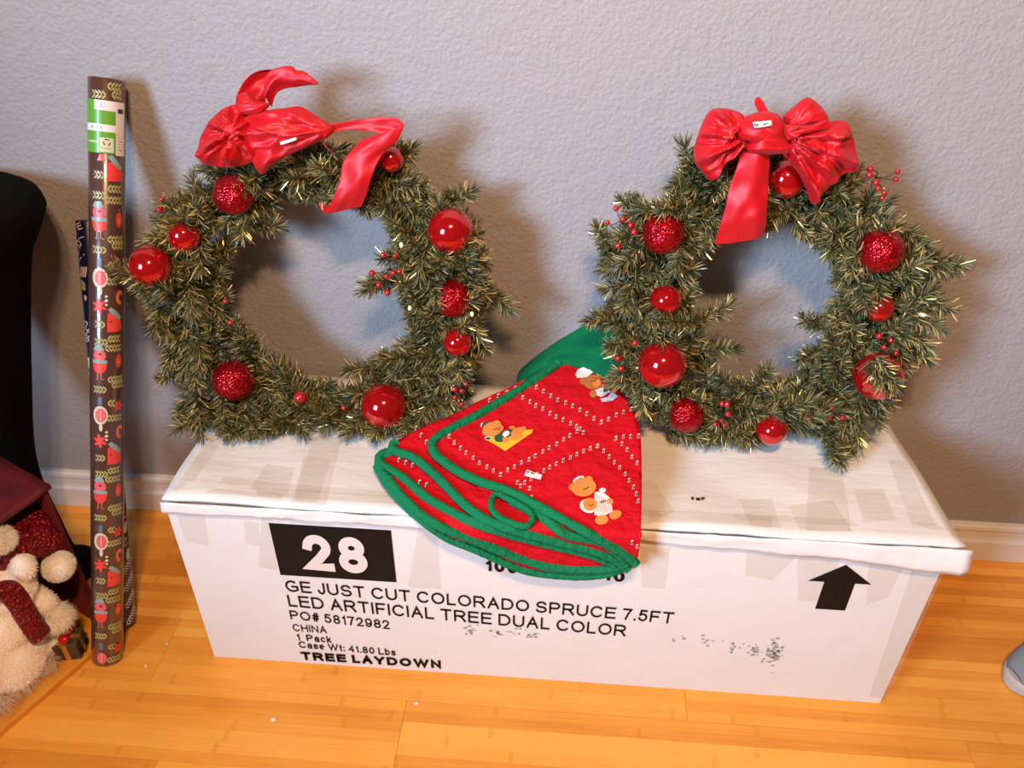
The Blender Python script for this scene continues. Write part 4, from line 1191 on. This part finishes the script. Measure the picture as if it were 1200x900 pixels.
def curl(u, v, s):
    pr.s_([(u + s * x, v + s * y) for x, y in [(0, 0), (0.4, -0.5), (1, -0.2), (0.6, 0.4), (0.2, 0.9), (0.8, 1.2), (1.3, 0.8)]], 0.0015, WHT)
curl(-0.028, 0.182, 0.010); curl(-0.024, 0.200, 0.010); curl(-0.030, 0.205, 0.008)
pr.p([(-0.030, 0.245), (-0.020, 0.243), (-0.019, 0.262), (-0.029, 0.264)], CREAM); pr.e(-0.025, 0.276, 0.005, 0.008, 0, CREAM); pr.e(-0.026, 0.31, 0.006, 0.01, 0, WHT)
for v0 in (0.40, 0.47, 0.545, 0.60):
    curl(0.008, v0, 0.010); pr.e(0.018, v0 + 0.03, 0.004, 0.012, 10, CREAM)
def fern(u0, v0, u1, v1, n=7):
    pr.s_([(u0, v0), (u1, v1)], 0.0012, WHT)
    for k_ in range(n):
        t = (k_ + .5) / n; x = u0 + (u1 - u0) * t; y = v0 + (v1 - v0) * t
        pr.s_([(x, y), (x + 0.006, y + 0.001)], 0.0014, WHT); pr.s_([(x, y), (x - 0.001, y - 0.008)], 0.0014, WHT)
for v0 in (0.64, 0.675, 0.71, 0.745): fern(0.004, min(v0 + 0.03, L - 0.004), 0.024, min(v0, L - 0.012))
tag(pr.bm.build('printed_pattern', PMATS, nroll, smooth=False), 'white lettering and fern sprigs', kind='stuff')

# ------------------------------------------------------------------ red velvet display box, board, plush bear, gift
M_velvet, nt, b = new_mat('dark_red_velvet')
oc = objco(nt); vn = noise_tex(nt, 14, 3, 0.6, oc)
cr = ramp(nt, vn.outputs[0], [(0.3, (0.045, 0.001, 0.004)), (0.7, (0.15, 0.004, 0.010))])
nt.links.new(cr.outputs[0], b.inputs['Base Color'])
b.inputs['Roughness'].default_value = 0.7; b.inputs['Sheen Weight'].default_value = 0.35; b.inputs['Sheen Tint'].default_value = (0.9, 0.12, 0.14, 1)
b.inputs['Sheen Roughness'].default_value = 0.35
M_pine, nt, b = new_mat('yellow_pine')
oc = objco(nt); pn = noise_tex(nt, 1, 4, 0.6, mapping(nt, oc, (40, 14, 40)))
cr = ramp(nt, pn.outputs[0], [(0.3, (0.66, 0.26, 0.025)), (0.7, (0.86, 0.42, 0.06))]); nt.links.new(cr.outputs[0], b.inputs['Base Color']); b.inputs['Roughness'].default_value = 0.5
M_fur = mat('cream_fur', (0.95, 0.90, 0.80), 0.9, sheen=0.5)
M_sequin, nt, b = new_mat('red_sequin_knit')
oc = objco(nt); vo = N(nt, 'ShaderNodeTexVoronoi'); vo.inputs['Scale'].default_value = 170; nt.links.new(oc, vo.inputs['Vector'])
cr = ramp(nt, vo.outputs['Color'], [(0.0, (0.11, 0.0, 0.006)), (0.8, (0.30, 0.004, 0.015)), (1.0, (0.6, 0.05, 0.07))]); nt.links.new(cr.outputs[0], b.inputs['Base Color'])
b.inputs['Roughness'].default_value = 0.35; b.inputs['Metallic'].default_value = 0.3
add_bump(nt, b, vo.outputs['Distance'], 1.0, 0.006)
M_kraft = mat('dark_kraft_gift_paper', (0.075, 0.052, 0.026), 0.6)
M_ribred = mat('red_foil_ribbon', (0.62, 0.01, 0.02), 0.25, metal=0.3)
M_ribgold = mat('gold_foil_edge', (0.75, 0.5, 0.15), 0.3, metal=0.8)

B1 = at_z(107, 772, 0); B0 = at_z(0, 865, 0)
dF = (B0 - B1).normalized(); dI = V((dF.y, -dF.x, 0))
if dI.x > 0: dI = -dI                                      # inward: away from the camera to the left
# pine board the bear stands on
bm = MB(); bm.obox(B1 + V((0, 0, 0.0)), dF * 0.52, dI * 0.115, V((0, 0, 0.013)))
board = tag(bm.build('wooden_board', M_pine, origin=B1, smooth=False), 'yellow pine board on the floor under the plush bear', 'board'); bevel(board, 0.002)
# velvet covered open-front box behind it
Bc = at_z(124, 730, 0); d0 = (Bc - B1).dot(dF); 
hT_ = 0.0
for k in range(200):                                       # height at which the corner post meets the roof corner
    p = Bc + V((0, 0, k * 0.003)); q = p - CAM; 
    if 450 - F * q.dot(CU) / q.dot(CW) < 570: hT_ = p.z; break
vb = empty('velvet_box', Bc); tag(vb, 'dark red velvet open-fronted box sheltering the plush bear', 'display box')
inw = (Bc - B1).dot(dI)
T = 0.010; W_, D_ = 0.50, 0.125
dback = dI
bm = MB(); bm.obox(Bc, dF * T, dback * D_, V((0, 0, hT_ - 0.012))); o = bm.build('side_panel', M_velvet, vb, smooth=False); bevel(o, 0.004, 2)
bm = MB(); bm.obox(Bc + dF * (W_ - T), dF * T, dback * D_, V((0, 0, hT_ - 0.012))); o = bm.build('side_panel', M_velvet, vb, smooth=False); bevel(o, 0.004, 2)
bm = MB(); bm.obox(Bc + dback * D_, dF * W_, dback * T, V((0, 0, hT_ - 0.012))); o = bm.build('back_panel', M_velvet, vb, smooth=False); bevel(o, 0.003, 2)
rows = []
for j in range(15):
    r = []
    for i in range(31):
        p = Bc - dI * 0.006 - dF * 0.004 + dF * ((W_ + .008) * i / 30) + dback * ((D_ + T + 0.01) * j / 14)
        z = hT_ + 0.010 * (j / 14) + 0.006 * noise.noise(V((p.x * 14, p.y * 14, 3))) + 0.003 * noise.noise(V((p.x * 40, p.y * 40, 1)))
        if i == 0 and j == 0: z += 0.0
        r.append(V((p.x, p.y, z)))
    rows.append(r)
bm = MB(); bm.grid(rows); o = bm.build('roof_panel', M_velvet, vb)
if sum(pl.normal.z for pl in o.data.polygons) < 0: o.data.flip_normals()
solidify(o, 0.010)

# plush bear standing on the board
pl_n = -dI
def on_bear(px, py, depth): return at_plane(px, py, B1 + dI * depth, dI)
bc = on_bear(12, 755, 0.075)
bear = empty('plush_bear', V((bc.x, bc.y, 0.013)))
tag(bear, 'cream plush bear in red sequin hat and scarf by the velvet box', 'plush toy')
def blobs(list_, vox):
    bmh = bmesh.new()
    for c, r, sc in list_:
        mtx = Matrix.Translation(c) @ Matrix.Diagonal((r * sc[0], r * sc[1], r * sc[2], 1))
        bmesh.ops.create_icosphere(bmh, subdivisions=3, radius=1, matrix=mtx)
    me = bpy.data.meshes.new('tmp'); bmh.to_mesh(me); bmh.free()
    ob = bpy.data.objects.new('tmp', me); COL.objects.link(ob)
    md = ob.modifiers.new('r', 'REMESH'); md.mode = 'VOXEL'; md.voxel_size = vox
    ms = ob.modifiers.new('s', 'SMOOTH'); ms.iterations = 6; ms.factor = 0.5
    dg = bpy.context.evaluated_depsgraph_get(); dg.update()
    out = bpy.data.meshes.new_from_object(ob.evaluated_get(dg))
    vs = [v.co.copy() for v in out.vertices]; fs = [tuple(p.vertices) for p in out.polygons]
    bpy.data.objects.remove(ob); bpy.data.meshes.remove(me); bpy.data.meshes.remove(out)
    return vs, fs
def fur(parent, vs, fs, count, ln, w, seed, name='fur', droop=0.35, m_=None, only=None):
    r = random.Random(seed); tri = []
    for f_ in fs:
        for k in range(1, len(f_) - 1): tri.append((f_[0], f_[k], f_[k + 1]))
    areas = [(vs[b2] - vs[a]).cross(vs[c] - vs[a]).length for a, b2, c in tri]
    pick = r.choices(range(len(tri)), weights=areas, k=count)
    bm = MB()
    for t in pick:
        a, b2, c = (vs[i] for i in tri[t])
        u, v_ = r.random(), r.random()
        if u + v_ > 1: u, v_ = 1 - u, 1 - v_
        p = a + (b2 - a) * u + (c - a) * v_
        if only and not only(p): continue
        n = (b2 - a).cross(c - a).normalized()
        cl = V((noise.noise(p * 40), noise.noise(p * 40 + V((9, 0, 0))), noise.noise(p * 40 + V((0, 9, 0))))) * 0.7
        d = (n + V((r.uniform(-.4, .4), r.uniform(-.4, .4), r.uniform(-.4, .4) - droop)) + cl).normalized()
        s = d.cross(n)
        if s.length < 1e-3: continue
        s.normalize(); l = ln * r.uniform(0.6, 1.25)
        q = p + d * l * .55 + n * l * .1; e = p + d * l + V((0, 0, -l * .25))
        bm.add([p - s * w, p + s * w, q + s * w * .7, e, q - s * w * .7], [(0, 1, 2, 4), (4, 2, 3)])
    o = bm.build(name, m_ or M_fur, parent, smooth=False); o['kind'] = 'stuff'
    return o
head = on_bear(0, 690, 0.075); body = on_bear(8, 768, 0.075); 
parts = [(body, 0.062, (1.0, 1.05, 1.2)), (on_bear(-5, 730, 0.075), 0.058, (1, 1, 1)), (head, 0.056, (1, 1, 0.95)),
         (on_bear(27, 664, 0.032), 0.021, (1, 1, 1.25)),                                        # cheek
         (on_bear(52, 706, 0.045), 0.022, (1, 1, 1.1)), (on_bear(62, 716, 0.045), 0.020, (1, 1, 1.2)), (on_bear(40, 700, 0.06), 0.024, (1, 1, 1)),   # raised arm
         (on_bear(58, 752, 0.06), 0.024, (1, 1, 1.2)), (on_bear(45, 785, 0.055), 0.024, (1, 1, 1.1)), (on_bear(25, 802, 0.065), 0.024, (1, 1, 1)),  # second arm along the side
         (on_bear(-25, 770, 0.08), 0.06, (1, 1, 1.1)), (on_bear(0, 805, 0.075), 0.034, (1.1, 1.1, .9))]
low = min((c.z - r * sc[2]) for c, r, sc in parts)
bvs, bfs = blobs(parts, 0.006)
bvs = [V((v.x, v.y, max(v.z, 0.0135))) for v in bvs]
ob = mesh_obj('body', bvs, bfs, M_fur, bear)
fur(bear, bvs, bfs, 15000, 0.0042, 0.0005, 1)
# feet with long shaggy fringe on the board
ft = [(on_bear(57, 786, 0.048), 0.018, (1.1, 1.2, .7)), (on_bear(32, 805, 0.048), 0.019, (1.1, 1.2, .7)), (on_bear(6, 828, 0.048), 0.019, (1.1, 1.2, .7))]
fvs, ffs = blobs([(V((c.x, c.y, 0.028)), r, s) for c, r, s in ft], 0.005)
M_furdark = mat('taupe_shaggy_fur', (0.66, 0.50, 0.36), 0.85, sheen=0.3)
mesh_obj('foot_trim', [V((v.x, v.y, max(v.z, 0.0135))) for v in fvs], ffs, M_furdark, bear)
fur(bear, fvs, ffs, 2600, 0.018, 0.0007, 2, 'shaggy_trim', 0.5, M_furdark, only=lambda p: p.z > 0.024)
cv, cf = blobs([(on_bear(66, 722, 0.042), 0.019, (1, 1, .9)), (on_bear(52, 728, 0.042), 0.014, (1, 1, .9))], 0.004)
fur(bear, cv, cf, 2200, 0.017, 0.0006, 3, 'cuff_fringe', 0.7)
# hat: sequined crown drooping to a pompom, white brim
hatp = [(on_bear(10, 640, 0.085), 0.050), (on_bear(35, 622, 0.078), 0.042), (on_bear(52, 632, 0.065), 0.033), (on_bear(62, 645, 0.058), 0.024)]
hv, hf = blobs([(c, r, (1, 1, 1)) for c, r in hatp], 0.005)
hat = mesh_obj('hat', hv, hf, M_sequin, bear); hat['label'] = 'drooping red sequin hat'
pc = on_bear(68, 664, 0.030)
pv, pf = blobs([(pc, 0.0245, (1, 1, 1)), (pc + V((0.004, 0, 0.004)), 0.0235, (1, 1, 1))], 0.004)
pom = mesh_obj('pompom', pv, pf, M_fur, hat); fur(pom, pv, pf, 4500, 0.005, 0.0005, 4, 'pompom_fur', 0.1)
hb = [(on_bear(-14, 634, 0.05), 0.026, (1, 1, 1)), (on_bear(3, 631, 0.045), 0.018, (1, 1, 1.1))]
wv, wf = blobs(hb, 0.005)
brim = mesh_obj('hat_brim', wv, wf, M_fur, hat); fur(brim, wv, wf, 4000, 0.008, 0.0005, 5, 'brim_fur', 0.4)
# scarf
sp = [on_bear(*p) for p in [(-20, 702, 0.02), (5, 692, 0.022), (18, 700, 0.022), (28, 716, 0.02), (38, 732, 0.018), (48, 745, 0.020)]]
bm = MB(); bm.tube([V(p) for p in resample([tuple(p) for p in sp], 24)], [(0.019, 0.009)] * 24, 14, flat=pl_n)
sc_ = bm.build('scarf', M_sequin, bear); sc_['label'] = 'red sequin scarf'

# little gift box at the corner of the board
gp = on_bear(84, 758, 0.034)
gift = empty('gift_box', V((gp.x, gp.y, 0.013))); tag(gift, 'tiny dark gift box with red and gold ribbon beside the plush bear', 'gift box')
c = V((gp.x, gp.y, 0.013)); a1 = (dF * 0.8 - dI * 0.6).normalized() * 0.044; a2 = V((-a1.y, a1.x, 0)).normalized() * 0.044
o_ = c - a1 / 2 - a2 / 2
bm = MB(); bm.obox(o_, a1, a2, V((0, 0, 0.040))); o = bm.build('box_body', M_kraft, gift, smooth=False); bevel(o, 0.002)
bm = MB(); bm.obox(o_ - (a1 + a2) * 0.01 + a1 * 0.40, a1 * 0.2, a2 * 1.02, V((0, 0, 0.0408))); bm.obox(o_ - (a1 + a2) * 0.01 + a2 * 0.40, a2 * 0.2, a1 * 1.02, V((0, 0, 0.0406)))
bm.build('ribbon_band', M_ribgold, gift, smooth=False)
tc = c + V((0, 0, 0.048))
bm = MB()
for s in (-1, 1): bm.sphere(tc + a1.normalized() * (s * 0.011), 0.011, 14, 9, sc=(1, 0.8, 0.75))
bm.sphere(tc, 0.006, 12, 8); bm.build('ribbon_bow', M_ribred, gift)
bm = MB()
for s in (-1, 1):
    pts = [tc + a1.normalized() * (s * 0.004), tc + a1.normalized() * (s * 0.013) - a2.normalized() * s * 0.006 + V((0, 0, -0.004)), tc + a1.normalized() * (s * 0.021) - a2.normalized() * s * 0.01 + V((0, 0, -0.010))]
    bm.tube(pts, [(0.004, 0.0008), (0.0045, 0.0008), (0.005, 0.0008)], 8)
bm.build('ribbon_end', M_ribgold, gift)
bm = MB()
for face_o, fu in ((o_ if (a2.dot(CAM - c) < 0) else o_ + a2, a1),):
    nn = a2.normalized() * (-1 if a2.dot(CAM - c) < 0 else 1)
    for q in ((0.25, 0.011), (0.76, 0.011)):
        ce = face_o + fu * q[0] + V((0, 0, q[1])) + nn * 0.0008
        pts = [ce + fu.normalized() * (0.0052 * math.cos(t)) + V((0, 0, 0.0052 * math.sin(t))) for t in [k * 2 * math.pi / 16 for k in range(17)]]
        bm.tube(pts, 0.0006, 5, cap=False)
        for k in range(3):
            e = ce + fu.normalized() * (0.002 * math.cos(k * 2.1)) + V((0, 0, 0.002 * math.sin(k * 2.1))); bm.sphere(e, 0.0012, 8, 5)
bm.build('printed_emblem', M_ink, gift)

# ------------------------------------------------------------------ black covered pedestal stand at the left edge
M_black = mat('black_stretch_fabric', (0.0025, 0.0025, 0.003), 0.95, spec=0.08)
SX, SY = -0.99, -0.202
st = empty('pedestal_stand', (SX, SY, 0)); tag(st, 'black cloth covered round pedestal stand at the left edge', 'stand')
pf_ = [(0.045, 0.012), (0.030, 0.05), (0.026, 0.12), (0.028, 0.29), (0.076, 0.483), (0.128, 0.659), (0.151, 0.722), (0.170, 0.752), (0.187, 0.783), (0.190, 0.79), (0.186, 0.802), (0.170, 0.812), (0.10, 0.816), (0.001, 0.816)]
P2 = resample(pf_, 60)
bm = MB(); bm.lathe(P2, (SX, SY, 0), V((0, 0, 1)), 48); bm.build('fabric_cover', M_black, st)
bm = MB(); bm.lathe([(0.062, 0.0), (0.062, 0.010), (0.05, 0.016), (0.02, 0.018)], (SX, SY, 0), V((0, 0, 1)), 40); bm.build('foot_plate', M_black, st)

# ------------------------------------------------------------------ grey shoe at the right edge
M_shoe = mat('grey_blue_knit', (0.20, 0.23, 0.25), 0.85); M_sole = mat('pale_rubber_sole', (0.50, 0.49, 0.46), 0.7); M_lace = mat('grey_lace', (0.30, 0.32, 0.33), 0.8)
M_inner = mat('shoe_lining', (0.06, 0.065, 0.07), 0.9)
toe = at_z(1176, 818, 0.0)
fwd = V((-0.94, -0.34, 0)).normalized(); sd = V((-fwd.y, fwd.x, 0)); SL = 0.285
org = toe + V((0.015, 0.025, 0)) - fwd * SL
shoe = empty('sneaker', org); tag(shoe, 'grey sneaker with pale rubber sole at the right edge of the floor', 'shoe')
def half_w(t, side_):
    w = 0.036 + 0.014 * math.sin(min(1, t / 0.72) * math.pi * 0.5) - 0.004 * math.exp(-((t - 0.42) / 0.12) ** 2)
    if t > 0.72: w *= math.sqrt(max(0, 1 - ((t - 0.72) / 0.285) ** 2))
    if t < 0.12: w *= math.sqrt(max(0, 1 - ((0.12 - t) / 0.125) ** 2))
    return max(w, 0.002) * (1.06 if side_ > 0 else 0.96)
def shoe_pt(t, s, z): return org + fwd * (SL * t) + sd * s + V((0, 0, z))
NT = 40
def loopz(t, k, z, grow=0.0, n=16):
    a = 2 * math.pi * k / n
    c, s = math.cos(a), math.sin(a)
    return c, s
bm = MB()                                                  # sole: outline loft
for lay in range(1):
    rows = []
    for z, g in ((0.0, -0.003), (0.003, 0.0), (0.018, 0.002), (0.026, 0.0015), (0.028, -0.003)):
        ring = []
        for k in range(NT + 1):
            t = 0.0 + k / NT; t_ = 0.5 - 0.5 * math.cos(math.pi * t)
            ring.append(shoe_pt(t_, half_w(t_, 1) + g, z + 0.006 * max(0, t_ - 0.75) ** 1.0 * 2))
        for k in range(NT, -1, -1):
            t_ = 0.5 - 0.5 * math.cos(math.pi * k / NT)
            ring.append(shoe_pt(t_, -half_w(t_, -1) - g, z + 0.006 * max(0, t_ - 0.75) * 2))
        ring.append(ring[0].copy()); rows.append(ring)
    bm.grid(rows)
    bm.add(rows[-1][:-1], [tuple(range(len(rows[-1]) - 1))]); bm.add(rows[0][:-1], [tuple(reversed(range(len(rows[0]) - 1)))])
o = bm.build('sole', M_sole, shoe)
bm = MB(); rows = []                                       # upper
for k in range(31):
    t = 0.02 + 0.965 * k / 30; hw = (half_w(t, 1) + half_w(t, -1)) / 2 * 0.985
    hgt = 0.085 if t < 0.42 else 0.085 - 0.038 * ((t - 0.42) / 0.58) ** 0.8
    if t > 0.8: hgt = 0.047 * math.sqrt(max(0.02, 1 - ((t - 0.8) / 0.195) ** 2)) if t < 0.995 else 0.008
    r = []
    for i in range(19):
        a = math.pi * i / 18
        ex = 0.62 if t > 0.5 else 0.45
        x = math.copysign(abs(math.cos(a)) ** ex, math.cos(a)); z = math.sin(a) ** 0.75
        r.append(shoe_pt(t, hw * x, 0.026 + hgt * z))
    rows.append(r)
bm.grid(rows); o = bm.build('upper', M_shoe, shoe)
bm = MB()
ring = [shoe_pt(0.21 + 0.15 * math.cos(a), 0.030 * math.sin(a), 0.106) for a in [2 * math.pi * k / 24 for k in range(25)]]
bm.tube(ring, 0.007, 8, cap=False); bm.build('collar', M_inner, shoe)
bm = MB()
bm.grid([[shoe_pt(0.40 + 0.25 * i / 8, 0.017 * (j - 3) / 3, 0.114 - 0.020 * (i / 8) - 0.003 * abs(j - 3)) for i in range(9)] for j in range(7)]); o = bm.build('tongue', M_inner, shoe); solidify(o, 0.004, 0)
for k in range(5):
    t = 0.42 + 0.05 * k
    bm = MB(); bm.tube([shoe_pt(t, -0.024, 0.105 - 0.004 * k), shoe_pt(t + .01, -0.01, 0.119 - 0.004 * k), shoe_pt(t + .012, 0.01, 0.119 - 0.004 * k), shoe_pt(t, 0.024, 0.105 - 0.004 * k)], 0.0028, 6)
    bm.build('lace', M_lace, shoe)

# ------------------------------------------------------------------ crumbs of paper on the floor
M_scrap = mat('white_paper_scrap', (0.85, 0.82, 0.74), 0.7)
def scrap(px, py, s, label, seed):
    r = random.Random(seed); p = at_z(px, py, 0.0); bm = MB(); n = 7
    top = [V((p.x + s * r.uniform(.6, 1.2) * math.cos(k * 6.283 / n), p.y + s * .8 * r.uniform(.6, 1.3) * math.sin(k * 6.283 / n), 0.0006 + r.uniform(0.0004, 0.003))) for k in range(n)]
    bot = [V((q.x, q.y, 0.0002)) for q in top]
    bm.add(top + bot, [tuple(range(n)), tuple(reversed(range(n, 2 * n)))] + [(k, k + n, (k + 1) % n + n, (k + 1) % n) for k in range(n)])
    tag(bm.build('paper_scrap', M_scrap, origin=V((p.x, p.y, 0)), smooth=False), label, 'paper scrap', 'scraps of white paper on the floor')
scrap(488, 825, 0.0045, 'white paper scrap on the floor below the word laydown', 1)
scrap(320, 844, 0.0045, 'white paper scrap on the floor, nearest the bottom edge', 2)
scrap(196, 755, 0.0026, 'tiny white paper scrap on the floor at the left end of the carton', 3)
scrap(171, 781, 0.0026, 'tiny white paper scrap on the floor beside the foot of the brown roll', 4)
